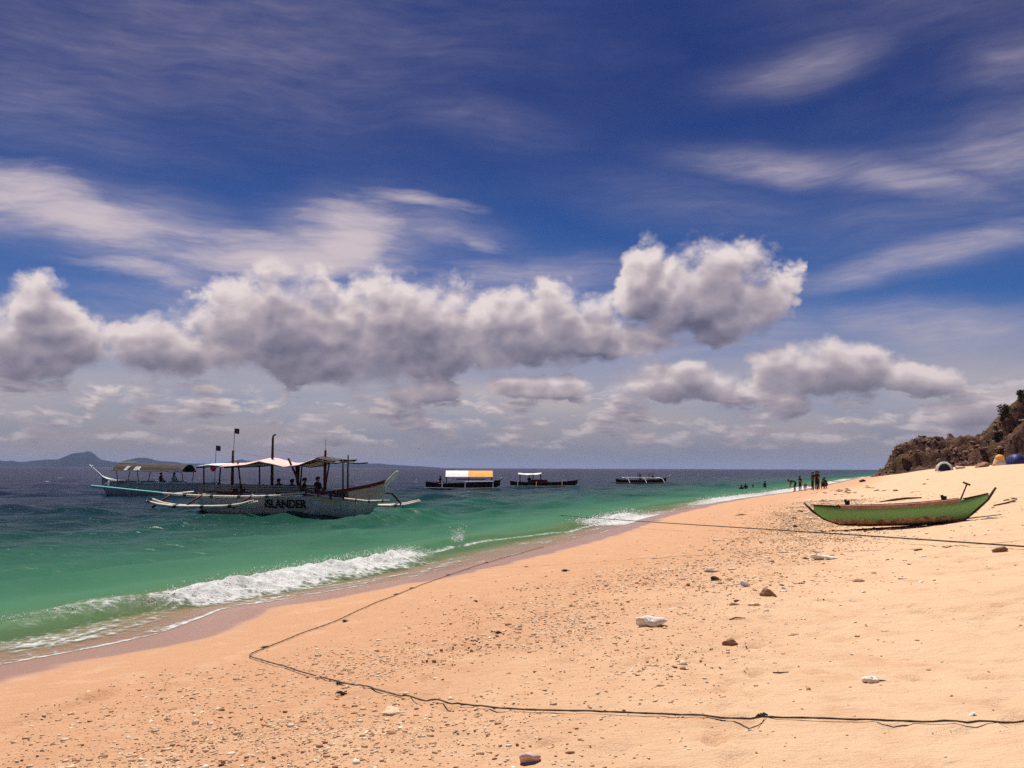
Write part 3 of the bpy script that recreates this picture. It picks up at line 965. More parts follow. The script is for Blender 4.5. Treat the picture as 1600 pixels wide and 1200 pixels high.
    outrigger(root, 1, 2.7, -0.5, 6.0, 0.30, 0.34, (1.2, 3.0, 4.9), M_['bamboo_white'], 0.5, 0.95, 0.08, M_['bamboo_white'], strut_mat=M_['dark_wood'], double=True, lean=-0.2)
    MB().tube([(1.3, -0.85, 1.06), (2.8, -1.0, 0.86), (5.0, -1.25, 0.70), (6.2, -1.3, 0.74)], 0.06, 7).build('boom', M_['bamboo_lashed'], root, True)
    MB().tube([(-1.3, -1.0, 0.90), (0.4, -0.95, 0.98), (1.5, -0.88, 1.08)], 0.06, 7).build('boom', M_['bamboo_white'], root, True)
    # writing
    text_part('iSLANDER', 0.58, M_['black'], root, (0.25, -0.866, 0.30), (R(90 + 2), 0, R(0.5)), bold=0.016, sx=0.92, shear=-0.06)
    text_part('03000', 0.40, M_['black'], root, (3.15, -0.66, 0.80), (R(90 + 2), R(-7), R(11)), bold=0.012, sx=0.95)
    return root


islander_boat = islander()


# ------------------------------------------------------------------ the pale boat with the turquoise outrigger, behind it
def turquoise_boat():
    root = empty('outrigger_boat', (-30.4, 76.0, 0.0), R(180 - 8))
    setprops(root, 'grey outrigger boat with turquoise float, swept-up prow and white letters on its dark roof', 'boat', 'outrigger boats at anchor')
    st = smooth_stations([(-5.8, 0.4, 0.1, 1.12), (-4.5, 0.68, -0.2, 1.05), (-2.0, 0.8, -0.34, 1.02), (1.0, 0.78, -0.34, 1.04),
                          (3.0, 0.55, -0.28, 1.14), (4.1, 0.26, -0.1, 1.28), (4.8, 0.06, 0.7, 1.5)], 28)
    hull_mesh(st).build('hull', M_['hull_grey'], root, True)
    prow = MB().tube([(3.6, 0, 1.22), (4.3, 0, 1.34), (4.9, 0, 1.62), (5.5, 0, 2.1), (6.05, 0, 2.55)], [0.09, 0.08, 0.07, 0.055, 0.04], 7).build('prow', M_['white'], root, True)
    MB().tube([(5.75, 0, 2.35), (5.72, 0.1, 2.5)], 0.04, 6).build('prow_tip', M_['white'], prow)
    for sd in (-1, 1):
        rail_along(st, 0.0, 0.12, 0.09, sd).build('gunwale', M_['white'], root)
    rings = [[Vector((u, b - 0.07, g - 0.1)), Vector((u, -b + 0.07, g - 0.1)), Vector((u, -b + 0.07, g - 0.14)), Vector((u, b - 0.07, g - 0.14))] for u, b, k, g in st if b > 0.12]
    MB().loft(rings).build('deck', M_['dark_wood'], root)
    us = [3.2, 2.3, 1.5, 0.6, -0.3, -1.2, -2.1, -3.1]
    tarp(us, [2.70, 2.72, 2.70, 2.72, 2.68, 2.66, 2.62, 2.60], 1.25, 0.62, M_['tarp_dark'], root, name='roof')
    MB().tube([(3.3, 1.27, 2.09), (-3.2, 1.27, 2.0)], 0.035, 6).build('roof_edge', M_['grey_wood'], root)
    MB().tube([(3.4, 0.2, 2.74), (1.6, 0.2, 2.76)], 0.05, 6).build('roof_pole', M_['white'], root)
    text_part('E', 0.62, M_['white'], root, (1.95, 1.275, 2.13), (R(45), 0, R(180)), bold=0.035, shear=0.3)
    text_part('SR', 0.56, M_['white'], root, (0.95, 1.275, 2.13), (R(45), 0, R(180)), bold=0.035, shear=0.2, spacing=0.85)
    for u in (2.9, 1.0, -1.2, -3.0):
        for sd in (-1, 1):
            MB().tube([(u, sd * 0.7, 0.95), (u, sd * 1.1, 2.25)], 0.04, 6).build('roof_post', M_['grey_wood'], root)
    # bundles and bleached cloth on the roof
    MB().box((-2.7, 1.30, 2.16), (0.5, 0.05, 0.30), Matrix.Rotation(R(14), 3, 'Y')).build('hanging_cloth', M_['white'], root)
    MB().tube([(3.2, 0.75, 1.12), (2.2, 0.8, 1.2), (1.2, 0.82, 1.14)], 0.06, 6).build('deck_pole', M_['wood'], root)
    MB().tube([(3.3, 1.5, 0.75), (3.35, 1.2, 1.25)], 0.09, 6).build('outrigger_strut', M_['white'], root)
    n = 9
    MB().tube([(4.3 - 7.2 * i / (n - 1), 2.3, 0.80 - 0.62 * i / (n - 1)) for i in range(n)], 0.085, 8).build('outrigger_float', M_['cyan'], root, True)
    MB().tube([(4.0 - 7.2 * i / (n - 1), -2.3, 0.30) for i in range(n)], 0.085, 8).build('outrigger_float', M_['cyan'], root, True)
    for u in (3.4, 0.4, -2.2):
        MB().tube([(u, 2.3, 0.75 - 0.086 * (4.3 - u)), (u, 1.2, 1.18), (u, -1.2, 1.18), (u, -2.3, 0.32)], 0.045, 6).build('outrigger_arm', M_['grey_wood'], root, True)
    return root


turquoise = turquoise_boat()
buoy = MB()
rings = []
for i in range(9):
    a = math.pi * i / 8
    rings.append([Vector((0.24 * math.sin(a) * math.cos(b) + 0.001, 0.24 * math.sin(a) * math.sin(b), 0.30 * math.cos(a))) for b in (2 * math.pi * k / 12 for k in range(12))])
buoy.loft(rings)
buoy.tube([(0, 0, 0.28), (0, 0, 0.42)], 0.03, 6)
fb = buoy.build('fishing_float', M_['red'], None, True)
fb.location = (-25.1, 75.0, 2.30)
setprops(fb, 'round red float hanging under the roof edge of the turquoise-striped boat', 'float')


# ------------------------------------------------------------------ three smaller boats farther out
def far_boat(loc, rz, L, mat, label, sheer=0.7, prow=0.5):
    root = empty('outrigger_boat', loc, R(rz))
    setprops(root, label, 'boat', 'outrigger boats at anchor')
    h = L / 2
    st = smooth_stations([(-h, 0.2, 0.25, sheer + 0.12), (-h * 0.8, 0.5, -0.15, sheer), (-h * 0.2, 0.66, -0.3, sheer - 0.06), (h * 0.4, 0.6, -0.28, sheer),
                          (h * 0.75, 0.32, -0.12, sheer + 0.12), (h, 0.05, 0.45, sheer + 0.3)], 20)
    hull_mesh(st).build('hull', mat, root, True)
    for sd in (-1, 1):
        rail_along(st, 0.0, 0.08, 0.06, sd).build('gunwale', M_['wood'], root)
    rings = [[Vector((u, b - 0.06, g - 0.1)), Vector((u, -b + 0.06, g - 0.1)), Vector((u, -b + 0.06, g - 0.13)), Vector((u, b - 0.06, g - 0.13))] for u, b, k, g in st if b > 0.1]
    MB().loft(rings).build('deck', M_['dark_wood'], root)
    MB().tube([(h * 0.92, 0, sheer + 0.1), (h, 0, sheer + 0.28), (h + 0.4, 0, sheer + 0.28 + prow)], [0.05, 0.07, 0.04], 6).build('prow', mat, root, True)
    return root, st


b, st = far_boat((-5.6, 103.0, 0.0), 3, 8.6, M_['dark_hull'], 'dark outrigger boat under a half white, half orange sloping canopy', 0.72, 0.35)
orange_boat = b
def sloped(u0, u1, mat):
    rings = []
    for u in np.linspace(u0, u1, 6):
        rings.append([Vector((u, -1.15, 1.40)), Vector((u, -0.55, 1.80 + 0.02 * math.sin(u * 4))), Vector((u, 0.1, 2.10)), Vector((u, 1.1, 1.75)),
                      Vector((u, 1.1, 1.71)), Vector((u, 0.1, 2.06)), Vector((u, -0.55, 1.76 + 0.02 * math.sin(u * 4))), Vector((u, -1.15, 1.36))])
    MB().loft(rings).build('canopy', mat, b)
sloped(-2.0, 0.60, M_['tarp_white'])
sloped(0.61, 3.4, M_['tarp_orange'])
for u in (-1.9, 0.6, 3.3):
    for sd in (-1, 1):
        MB().tube([(u, sd * 0.55, 0.6), (u, sd * 1.05, 1.42 if sd < 0 else 1.72)], 0.04, 5).build('canopy_post', M_['dark_wood'], b)
MB().box((0.9, -0.2, 1.12), (3.4, 0.7, 0.10)).build('bench', M_['dark_wood'], b)
MB().tube([(0.2, -1.7, 0.86), (3.45, -1.7, 0.90)], 0.05, 6).build('outrigger_rail', M_['white'], b)
MB().tube([(-2.8, -1.7, 0.62), (0.2, -1.7, 0.84)], 0.03, 6).build('outrigger_rail', M_['grey_wood'], b)
for sd in (-1, 1):
    MB().tube([(-4.4, sd * 2.1, 0.16), (0, sd * 2.1, 0.08), (3.9, sd * 2.1, 0.14)], 0.08, 6).build('outrigger_float', M_['dark_hull'], b)
    for u in (-2.35, 0.25, 3.4):
        MB().tube([(u, sd * 2.1, 0.06), (u, sd * 1.7, 0.88)], 0.055, 6).build('outrigger_strut', M_['white'] if sd < 0 else M_['grey_wood'], b)
        MB().tube([(u, sd * 1.7, 0.88), (u, 0, 0.84)], 0.04, 6).build('outrigger_arm', M_['dark_wood'], b)

b, st = far_boat((4.2, 116.5, 0.0), -4, 8.8, M_['maroon_hull'], 'low maroon outrigger boat with a narrow white awning, bow towards the beach', 0.60, 0.3)
maroon_boat = b
tarp(list(np.linspace(-3.3, -0.3, 6)), [1.80, 1.74, 1.72, 1.74, 1.76, 1.84], 0.95, 0.16, M_['tarp_white'], b, name='awning', seg=7)
for u in (-3.1, -1.4, -0.4):
    for sd in (-1, 1):
        MB().tube([(u, sd * 0.5, 0.5), (u, sd * 0.85, 1.66)], 0.035, 5).build('awning_post', M_['dark_wood'], b)
MB().box((-0.6, 0, 0.76), (2.4, 0.7, 0.34), taper=0.8).build('engine_box', M_['maroon'], b)
for sd in (-1, 1):
    MB().tube([(-4.8, sd * 2.2, 0.16), (0, sd * 2.2, 0.08), (3.8, sd * 2.2, 0.18)], 0.07, 6).build('outrigger_float', M_['dark_hull'], b)
    for u in (-3.3, -0.9, 2.4):
        MB().tube([(u, sd * 2.2, 0.08), (u, sd * 1.5, 0.66), (u, 0, 0.78)], 0.04, 6).build('outrigger_arm', M_['wood'], b)

b, st = far_boat((20.9, 144.0, 0.0), 4, 8.2, M_['dark_hull'], 'small dark outrigger boat with white arms and no roof, farthest of the anchored boats', 0.62, 0.4)
white_arm_boat = b
MB().tube([(4.4, 0, 1.1), (4.9, 0, 1.45)], 0.08, 6).build('prow_tip', M_['white'], b)
for sd in (-1, 1):
    MB().tube([(-4.6, sd * 2.0, 0.14), (0, sd * 2.0, 0.06), (4.0, sd * 2.0, 0.16)], 0.08, 6).build('outrigger_float', M_['dark_hull'], b)
    MB().tube([(-3.0, sd * 1.25, 0.98), (2.9, sd * 1.25, 0.90)], 0.07, 6).build('outrigger_rail', M_['white'] if sd < 0 else M_['grey_wood'], b)
    for u in (-2.6, 0.1, 3.0):
        MB().tube([(u + 0.35, sd * 2.0, 0.1), (u + 0.2, sd * 1.5, 0.72), (u - 0.2, sd * 1.2, 0.96), (u - 0.3, 0, 0.92)], 0.075, 6).build('outrigger_arm', M_['white'], b)
MB().tube([(-0.4, -0.4, 0.6), (-0.4, -0.4, 2.0)], 0.04, 5).build('mast', M_['dark_wood'], b)
for sd in (-1, 1):
    MB().tube([(-0.5, sd * 0.5, 1.6), (1.2, sd * 0.5, 1.55), (2.2, sd * 0.5, 1.75)], 0.04, 5).build('awning_pole', M_['grey_wood'], b)
    for u in (-0.4, 1.3):
        MB().tube([(u, sd * 0.5, 0.6), (u, sd * 0.5, 1.6)], 0.035, 5).build('awning_post', M_['dark_wood'], b)


# ------------------------------------------------------------------ the green dugout on the sand
def green_material():
    m, n = new_mat('green_hull')
    pos = n.node('ShaderNodeTexCoord').outputs['Object']
    z = n.sep(pos)[2]
    a = n.noise(n.v('MULTIPLY', pos, (1, 1, 1.6)), 2.4, 6, 0.68)
    fine = n.noise(pos, 22.0, 4, 0.6)
    g = n.mix(n.ss(fine, 0.3, 0.75), (0.155, 0.40, 0.115), (0.19, 0.46, 0.135))
    g = n.mix(n.m('MULTIPLY', n.ss(n.noise(pos, 0.9, 3, 0.5), 0.5, 0.8), 0.5), g, (0.24, 0.45, 0.18))
    # paint worn off towards the keel, ragged edge
    w = n.m('ADD', n.m('MULTIPLY', z, -6.0), n.m('MULTIPLY', a, 3.6))
    worn = n.ss(w, 0.66, 0.86)
    bare = n.mix(n.ss(n.noise(pos, 7.0, 5, 0.7), 0.35, 0.65), (0.22, 0.10, 0.04), (0.60, 0.40, 0.23))
    c = n.mix(worn, g, bare)
    c = n.mix(n.ss(n.noise(pos, 31.0, 2, 0.5), 0.73, 0.77), c, (0.55, 0.42, 0.28))
    finish(m, n, **{'Base Color': c, 'Roughness': n.lin(worn, 0, 1, 0.45, 0.9), 'Normal': n.bump(n.m('ADD', fine, n.m('MULTIPLY', worn, -1.0)), 0.35, 0.006)})
    return m


def green_boat():
    x0, y0, x1, y1 = 8.05, 23.2, 11.3, 22.0
    za, zb = float(sand_z(x0, y0)), float(sand_z(x1, y1))
    zc = max(float(sand_z(9.7, 22.6)), (za + zb) / 2)
    L = math.hypot(x1 - x0, y1 - y0)
    root = empty('beached_canoe', ((x0 + x1) / 2, (y0 + y1) / 2, zc + 0.03), math.atan2(y1 - y0, x1 - x0), 0.0, -math.atan2(zb - za, L) * 0.45)
    root.scale = (0.89, 0.95, 0.92)
    setprops(root, 'green wooden canoe with worn keel lying on the sand', 'canoe')
    st = smooth_stations([(-2.16, 0.03, 0.40, 0.58), (-1.85, 0.12, 0.18, 0.55), (-1.45, 0.22, 0.05, 0.52), (-0.7, 0.31, 0.0, 0.50), (0.2, 0.33, 0.0, 0.51),
                          (1.1, 0.29, 0.02, 0.56), (1.72, 0.17, 0.07, 0.62), (2.1, 0.09, 0.38, 0.69), (2.42, 0.025, 0.62, 0.76)], 40)
    gm = green_material()
    hull_mesh(st, 0.03).build('hull', gm, root, True)
    # dark stem posts that run up past the sheer at both ends
    MB().tube([(-1.50, 0, 0.03), (-1.9, 0, 0.19), (-2.2, 0, 0.42), (-2.42, 0, 0.66)], [0.03, 0.035, 0.045, 0.03], 7, flat=0.7).build('stem_post', M_['dark_wood'], root, True)
    MB().tube([(1.74, 0, 0.06), (2.1, 0, 0.34), (2.40, 0, 0.62), (2.62, 0, 0.92)], [0.03, 0.035, 0.045, 0.032], 7, flat=0.7).build('stem_post', M_['dark_wood'], root, True)
    pinkish = paint('rubbing_strake_wood', (0.40, 0.22, 0.17), 0.8, 0.25, 7.0, 0.4, wear=(0.10, 0.05, 0.04), wear_amt=0.06, wear_scale=9.0)
    mid = [s for s in st if -1.42 < s[0] < 1.75]
    for sd in (-1, 1):
        rings = []
        for u, b_, k, g in mid:
            y = sd * (b_ + 0.022)
            rings.append([Vector((u, y - sd * 0.03, g - 0.055)), Vector((u, y + sd * 0.012, g - 0.05)), Vector((u, y + sd * 0.006, g + 0.045)), Vector((u, y - sd * 0.04, g + 0.055))])
        MB().loft(rings).build('washboard', pinkish, root)
        rail_along([s for s in st if s[0] <= -1.40], -0.01, 0.035, 0.035, sd).build('gunwale', M_['dark_wood'], root)
        rail_along([s for s in st if s[0] >= 1.72], -0.01, 0.035, 0.035, sd).build('gunwale', M_['dark_wood'], root)
    # foredeck and thwarts
    for lo, hi in ((-2.2, -1.4), (1.75, 2.3)):
        rr = [[Vector((u, b_ - 0.02, g - 0.015)), Vector((u, -b_ + 0.02, g - 0.015)), Vector((u, -b_ + 0.02, g - 0.035)), Vector((u, b_ - 0.02, g - 0.035))] for u, b_, k, g in st if lo < u < hi and b_ > 0.03]
        MB().loft(rr).build('end_deck', M_['wood'], root)
    for u in (-0.9, 0.1, 1.0):
        MB().box((u, 0, 0.42), (0.16, 0.58, 0.03)).build('thwart', M_['wood'], root)
    # keel strip
    MB().tube([(-1.5, 0, 0.02), (-0.7, 0, -0.015), (0.2, 0, -0.015), (1.1, 0, 0.0), (1.75, 0, 0.05)], 0.026, 6).build('keel', M_['dark_wood'], root, True)
    # rowlock posts
    for u, h in ((-1.26, 0.19), (1.28, 0.17)):
        p = MB().box((u, 0.06, 0.53 + h / 2 + (0.06 if u > 0 else 0.0)), (0.075, 0.09, h), Matrix.Rotation(R(-12), 3, 'Y'))
        p.box((u + 0.065, 0.06, 0.52 + h / 2 + (0.06 if u > 0 else 0.0)), (0.07, 0.09, h * 0.75), Matrix.Rotation(R(6), 3, 'Y'))
        p.build('outrigger_bracket', M_['black'], root)
    return root


canoe = green_boat()
_cm = Matrix.LocRotScale(canoe.location, canoe.rotation_euler, canoe.scale)
# pole with a crossbar propped in the canoe
pp = MB().tube([(1.60, 0.0, 0.28), (1.72, 0.0, 0.62), (1.92, 0.0, 1.04)], [0.022, 0.022, 0.02], 7)
pp.tube([(1.82, 0.0, 1.085), (2.00, 0.0, 1.0)], 0.026, 7)
pole = pp.build('boat_pole', M_['black'], None, True)
pole.matrix_basis = _cm
setprops(pole, 'dark pole with a short crossbar leaning out of the green canoe', 'pole')
# chock and runner poles under the keel
lg = MB().tube([(-2.0, -0.62, -0.03), (-0.9, -0.40, 0.0), (0.4, -0.2, 0.0), (1.6, -0.05, 0.02), (2.7, 0.1, 0.02)], [0.016, 0.022, 0.026, 0.022, 0.012], 7)
runner = lg.build('runner_pole', M_['dark_wood'], None, True)
for vv in runner.data.vertices:
    w = _cm @ vv.co
    w.z = float(sand_z(w.x, w.y)) + 0.03 + (vv.co.z * 0.8)
    vv.co = w
setprops(runner, 'thin dark pole lying on the sand along under the green canoe', 'pole')
ck = MB().box((1.30, -0.26, -0.06), (0.05, 0.05, 0.34), Matrix.Rotation(R(3), 3, 'Y')).build('prop_stake', M_['black'])
ck.matrix_basis = _cm
setprops(ck, 'short black stake propping the keel of the green canoe', 'stake')
ck2 = MB().tube([(-0.55, -0.25, 0.02), (-0.7, -0.55, -0.03), (-0.85, -0.95, -0.05)], 0.02, 6).build('prop_stick', M_['dark_wood'])
for vv in ck2.data.vertices:
    w = _cm @ vv.co
    w.z = float(sand_z(w.x, w.y)) + 0.015 + (vv.co.z + 0.05) * 0.6
    vv.co = w
setprops(ck2, 'crooked stick poking out from under the left half of the green canoe', 'stick')

# ------------------------------------------------------------------ people
SKIN = paint('skin', (0.27, 0.135, 0.085), 0.6, 0.12, 6.0)
HAIR = paint('hair', (0.012, 0.010, 0.009), 0.6, 0.3, 20.0)
_cloth = {}


def cloth(col):
    if col not in _cloth:
        _cloth[col] = paint('cloth', col, 0.85, 0.2, 8.0, 0.2)
    return _cloth[col]


STAND = dict(pelvis=(0, 0, .94), chest=(0, .02, 1.26), neck=(0, 0, 1.46), skull=(0, .02, 1.58), crown=(0, .01, 1.69),
             sh=(.17, 0, 1.40), el=(.24, -.03, 1.14), wr=(.25, .06, .92), hd=(.25, .09, .83),
             hip=(.09, 0, .90), kn=(.10, .03, .50), an=(.11, -.02, .09), toe=(.13, .13, .04))


def pose(**kw):
    """Joint table for one figure; keys ending in _l or _r move one side only."""
    j = {}
    for k, p in STAND.items():
        if k in ('pelvis', 'chest', 'neck', 'skull', 'crown'):
            j[k] = kw.get(k, p)
        else:
            b = kw.get(k, p)
            j[k + '_l'] = kw.get(k + '_l', (-b[0], b[1], b[2]))
            j[k + '_r'] = kw.get(k + '_r', (b[0], b[1], b[2]))
    return j


RAD = dict(pelvis=(.165, .125), chest=(.17, .125), neck=(.065, .065), skull=(.095, .105), crown=(.065, .07), sh=(.085, .08), el=(.056, .056),
           wr=(.038, .038), hd=(.042, .026), hip=(.11, .11), kn=(.075, .075), an=(.045, .05), toe=(.04, .03))


def person(loc, rz, j, label, shirt, shorts, scale=1.0, group=None, long_legs=False, bare_top=False):
    names = list(j)
    idx = {k: i for i, k in enumerate(names)}
    ed = [('pelvis', 'chest'), ('chest', 'neck'), ('neck', 'skull'), ('skull', 'crown')]
    for s in ('_l', '_r'):
        ed += [('chest', 'sh' + s), ('sh' + s, 'el' + s), ('el' + s, 'wr' + s), ('wr' + s, 'hd' + s),
               ('pelvis', 'hip' + s), ('hip' + s, 'kn' + s), ('kn' + s, 'an' + s), ('an' + s, 'toe' + s)]
    me = bpy.data.meshes.new('person')
    me.from_pydata([j[k] for k in names], [(idx[a], idx[b]) for a, b in ed], [])
    tmp = bpy.data.objects.new('person_rig', me)
    COL.objects.link(tmp)
    sk = tmp.modifiers.new('skin', 'SKIN')
    sk.branch_smoothing = 0.6
    sk.use_smooth_shade = True
    for k, sv_ in zip(names, me.skin_vertices[0].data):
        base = k[:-2] if k[-2:] in ('_l', '_r') else k
        sv_.radius = RAD[base]
        sv_.use_root = (k == 'pelvis')
    sb = tmp.modifiers.new('sub', 'SUBSURF')
    sb.levels = sb.render_levels = 1
    dg = bpy.context.evaluated_depsgraph_get()
    body = bpy.data.meshes.new_from_object(tmp.evaluated_get(dg))
    bpy.data.objects.remove(tmp)
    bpy.data.meshes.remove(me)
    body.name = 'person'
    body.materials.clear()
    for m in (SKIN, cloth(shirt) if not bare_top else SKIN, cloth(shorts)):
        body.materials.append(m)
    segs = []
    for a, b in ed:
        A, B = Vector(j[a]), Vector(j[b])
        t = a[:-2] if a[-2:] in ('_l', '_r') else a
        u = b[:-2] if b[-2:] in ('_l', '_r') else b
        mt = 0
        if (t, u) in (('pelvis', 'chest'), ('chest', 'neck'), ('chest', 'sh'), ('sh', 'el')):
            mt = 1
        if (t, u) == ('pelvis', 'hip') or (t, u) == ('hip', 'kn') or (long_legs and t == 'kn'):
            mt = 2
        segs.append((A, B, mt, (t, u)))
    for p in body.polygons:
        c = p.center
        best = None
        for A, B, mt, tu in segs:
            d = B - A
            t = max(0, min(1, (c - A).dot(d) / max(d.length_squared, 1e-9)))
            dist = (A + d * t - c).length
            if best is None or dist < best[0]:
                best = (dist, mt, t, tu)
        mt = best[1]
        if best[3] == ('chest', 'neck') and best[2] > 0.75:
            mt = 0
        if best[3] == ('sh', 'el') and best[2] > 0.75:
            mt = 0
        if best[3] == ('pelvis', 'chest') and best[2] < 0.22:
            mt = 2
        p.material_index = mt
        p.use_smooth = True
    o = bpy.data.objects.new('person', body)
    COL.objects.link(o)
    o.location = loc
    o.rotation_euler = (0, 0, R(rz))
    o.scale = (scale,) * 3
    setprops(o, label, 'person', group)
    # hair: cap over the back and top of the skull
    sk_, cr = Vector(j['skull']), Vector(j['crown'])
    ax = (cr - sk_).normalized()
    c = sk_ + ax * 0.035
    rot = Vector((0, 0, 1)).rotation_difference(ax).to_matrix()
    rings = []
    for i in range(7):
        th = math.pi * 0.62 * i / 6
        rings.append([c + rot @ Vector((0.098 * math.sin(th) * math.cos(a) + 1e-4, 0.112 * math.sin(th) * math.sin(a) - 0.018 - 0.03 * (i / 6) * (1 if math.sin(a) < 0.3 else -0.8), 0.115 * math.cos(th) + (0.05 * (i / 6) if math.sin(a) > 0.3 else 0))) for a in (2 * math.pi * q / 10 for q in range(10))])
    MB().loft(rings).build('hair', HAIR, o, True)
    # face: nose and eyes
    f = MB().loft([[sk_ + rot @ Vector((x * w, 0.088 + dy, z)) for x, z in ((-1, -0.012), (1, -0.012), (0, 0.03))] for w, dy in ((0.014, 0.0), (0.004, 0.022))])
    f.build('nose', SKIN, o)
    return o


def ground_person(x, y, *a, sink=0.0, **k):
    k['scale'] = k.get('scale', 1.0) * 1.06
    return person((x, y, float(sand_z(x, y)) - sink), *a, **k)


BLACKISH, DARKRED, DARKGREEN, BROWN = (0.02, 0.018, 0.02), (0.06, 0.012, 0.012), (0.018, 0.03, 0.02), (0.06, 0.025, 0.02)
PEOPLE_SHORE = 'people gathered at the edge of the surf'
bend = pose(pelvis=(0, -.12, .86), chest=(0, .20, 1.02), neck=(0, .38, 1.08), skull=(0, .50, 1.06), crown=(0, .60, 1.04), sh=(.17, .34, 1.02),
            el=(.20, .38, .76), wr=(.16, .42, .52), hd=(.15, .45, .44), hip=(.10, -.10, .82), kn=(.11, .02, .47))
crouch = pose(pelvis=(0, -.14, .36), chest=(0, .06, .66), neck=(0, .16, .86), skull=(0, .20, .97), crown=(0, .20, 1.08), sh=(.17, .12, .80),
              el=(.22, .30, .62), wr=(.14, .46, .52), hd=(.11, .52, .50), hip=(.10, -.10, .34), kn=(.17, .30, .50), an=(.13, .02, .09), toe=(.15, .18, .04))
akimbo = pose(el=(.36, -.06, 1.18), wr=(.20, .04, 1.00), hd=(.14, .08, .98), an_l=(-.16, -.02, .09), toe_l=(-.2, .12, .04))
reach = pose(el_l=(-.26, .16, 1.18), wr_l=(-.14, .34, 1.22), hd_l=(-.10, .40, 1.25), kn_r=(.11, .10, .50), an_r=(.12, -.12, .1), toe_r=(.13, .02, .04))
ground_person(27.9, 88.0, 60, bend, 'person in dark clothes bending down in the surf, nearest the water', BLACKISH, DARKGREEN, group=PEOPLE_SHORE)
ground_person(28.9, 89.5, 200, pose(el_r=(.26, .12, 1.2), wr_r=(.18, .3, 1.1), hd_r=(.16, .36, 1.1)), 'person in dark red standing in the foam behind the one bending', DARKRED, BROWN, scale=0.86, group=PEOPLE_SHORE)
ground_person(28.7, 87.4, -30, bend, 'small child in brown stooping beside the bending person', BROWN, DARKRED, scale=0.62, group=PEOPLE_SHORE)
ground_person(29.55, 87.6, 40, akimbo, 'person standing with bent elbows in dark shirt and long trousers', DARKGREEN, BROWN, long_legs=True, group=PEOPLE_SHORE)
ground_person(30.0, 87.8, -60, reach, 'tall person in black standing close on the right of the akimbo one', BLACKISH, BLACKISH, scale=1.03, long_legs=True, group=PEOPLE_SHORE)
ground_person(30.65, 89.2, 100, pose(el=(.27, .1, 1.2), wr=(.1, .28, 1.18), hd=(.05, .32, 1.2)), 'person standing behind the crouching pair, arms folded', BLACKISH, DARKGREEN, group=PEOPLE_SHORE)
ground_person(30.95, 88.0, 20, crouch, 'person in dark red crouching on the sand at the right end of the group', DARKRED, BLACKISH, group=PEOPLE_SHORE)
ground_person(30.5, 87.5, 330, crouch, 'person crouching low in front of the standing group', BROWN, BROWN, scale=0.9, group=PEOPLE_SHORE)
SW = 'swimmers in the green shallows'
arms_up = pose(el=(.33, .05, 1.25), wr=(.46, .16, 1.20), hd=(.52, .2, 1.2))
for (x, y, sink, rz, lab, sc) in ((27.4, 106.5, 1.16, 20, 'leftmost swimmer, head and shoulders above the green water', 1.0), (28.3, 108.0, 1.0, 160, 'second swimmer from the left, chest out of the water', 1.0),
                                  (30.0, 111.0, 1.2, 80, 'third swimmer with arms spread low on the water', 1.0), (33.2, 117.0, 0.86, 30, 'swimmer nearest the beach, waist deep in the foam', 1.0)):
    person((x, y, -sink), rz, arms_up if 'arms' in lab else pose(el=(.25, .1, 1.15)), lab, BLACKISH, BLACKISH, scale=sc, group=SW)

# passengers
sit = pose(pelvis=(0, 0, .10), chest=(0, .02, .42), neck=(0, .02, .62), skull=(0, .04, .74), crown=(0, .03, .85), sh=(.17, .01, .56),
           el=(.23, .06, .32), wr=(.18, .24, .20), hd=(.15, .32, .18), hip=(.10, .02, .09), kn=(.12, .42, .12), an=(.12, .44, -.30), toe=(.13, .57, -.34))


def aboard(boat, u, v, z, rz, label, shirt, shorts=BLACKISH, sc=1.0):
    w = Matrix.LocRotScale(boat.location, boat.rotation_euler, None) @ Vector((u, v, z))
    return person(w, rz + math.degrees(boat.rotation_euler.z), sit, label, shirt, shorts, scale=sc, group='people sitting on the boats')


aboard(islander_boat, 1.05, -0.45, 0.92, -70, 'dark seated person beside the leaning post on the lettered boat', BLACKISH)
aboard(islander_boat, 1.72, -0.30, 0.98, -100, 'dark seated person against the front mast of the lettered boat', BLACKISH)
aboard(islander_boat, -0.85, 0.2, 0.86, 20, 'person sitting low behind the slats near the hooked mast', BLACKISH)
aboard(islander_boat, -0.1, 0.25, 0.84, -10, 'person sitting low amidships under the pink tarp', BLACKISH)
aboard(turquoise, -0.75, 0.35, 1.02, 90, 'person in black sitting under the lettered dark roof', BLACKISH)
aboard(turquoise, -1.95, 0.35, 1.02, 70, 'person in a turquoise shirt sitting under the dark roof', (0.16, 0.55, 0.52))
aboard(white_arm_boat, -0.2, -0.3, 0.62, 180, 'person in dark red sitting on the white-armed boat', (0.20, 0.03, 0.03))
aboard(white_arm_boat, 1.8, -0.3, 0.62, 150, 'person in black sitting forward on the white-armed boat', BLACKISH)
aboard(orange_boat, -2.6, -0.2, 0.66, 120, 'person in black sitting just behind the white canopy half', BLACKISH)
aboard(maroon_boat, -1.9, -0.2, 0.55, 190, 'person in black sitting under the narrow white awning', BLACKISH)

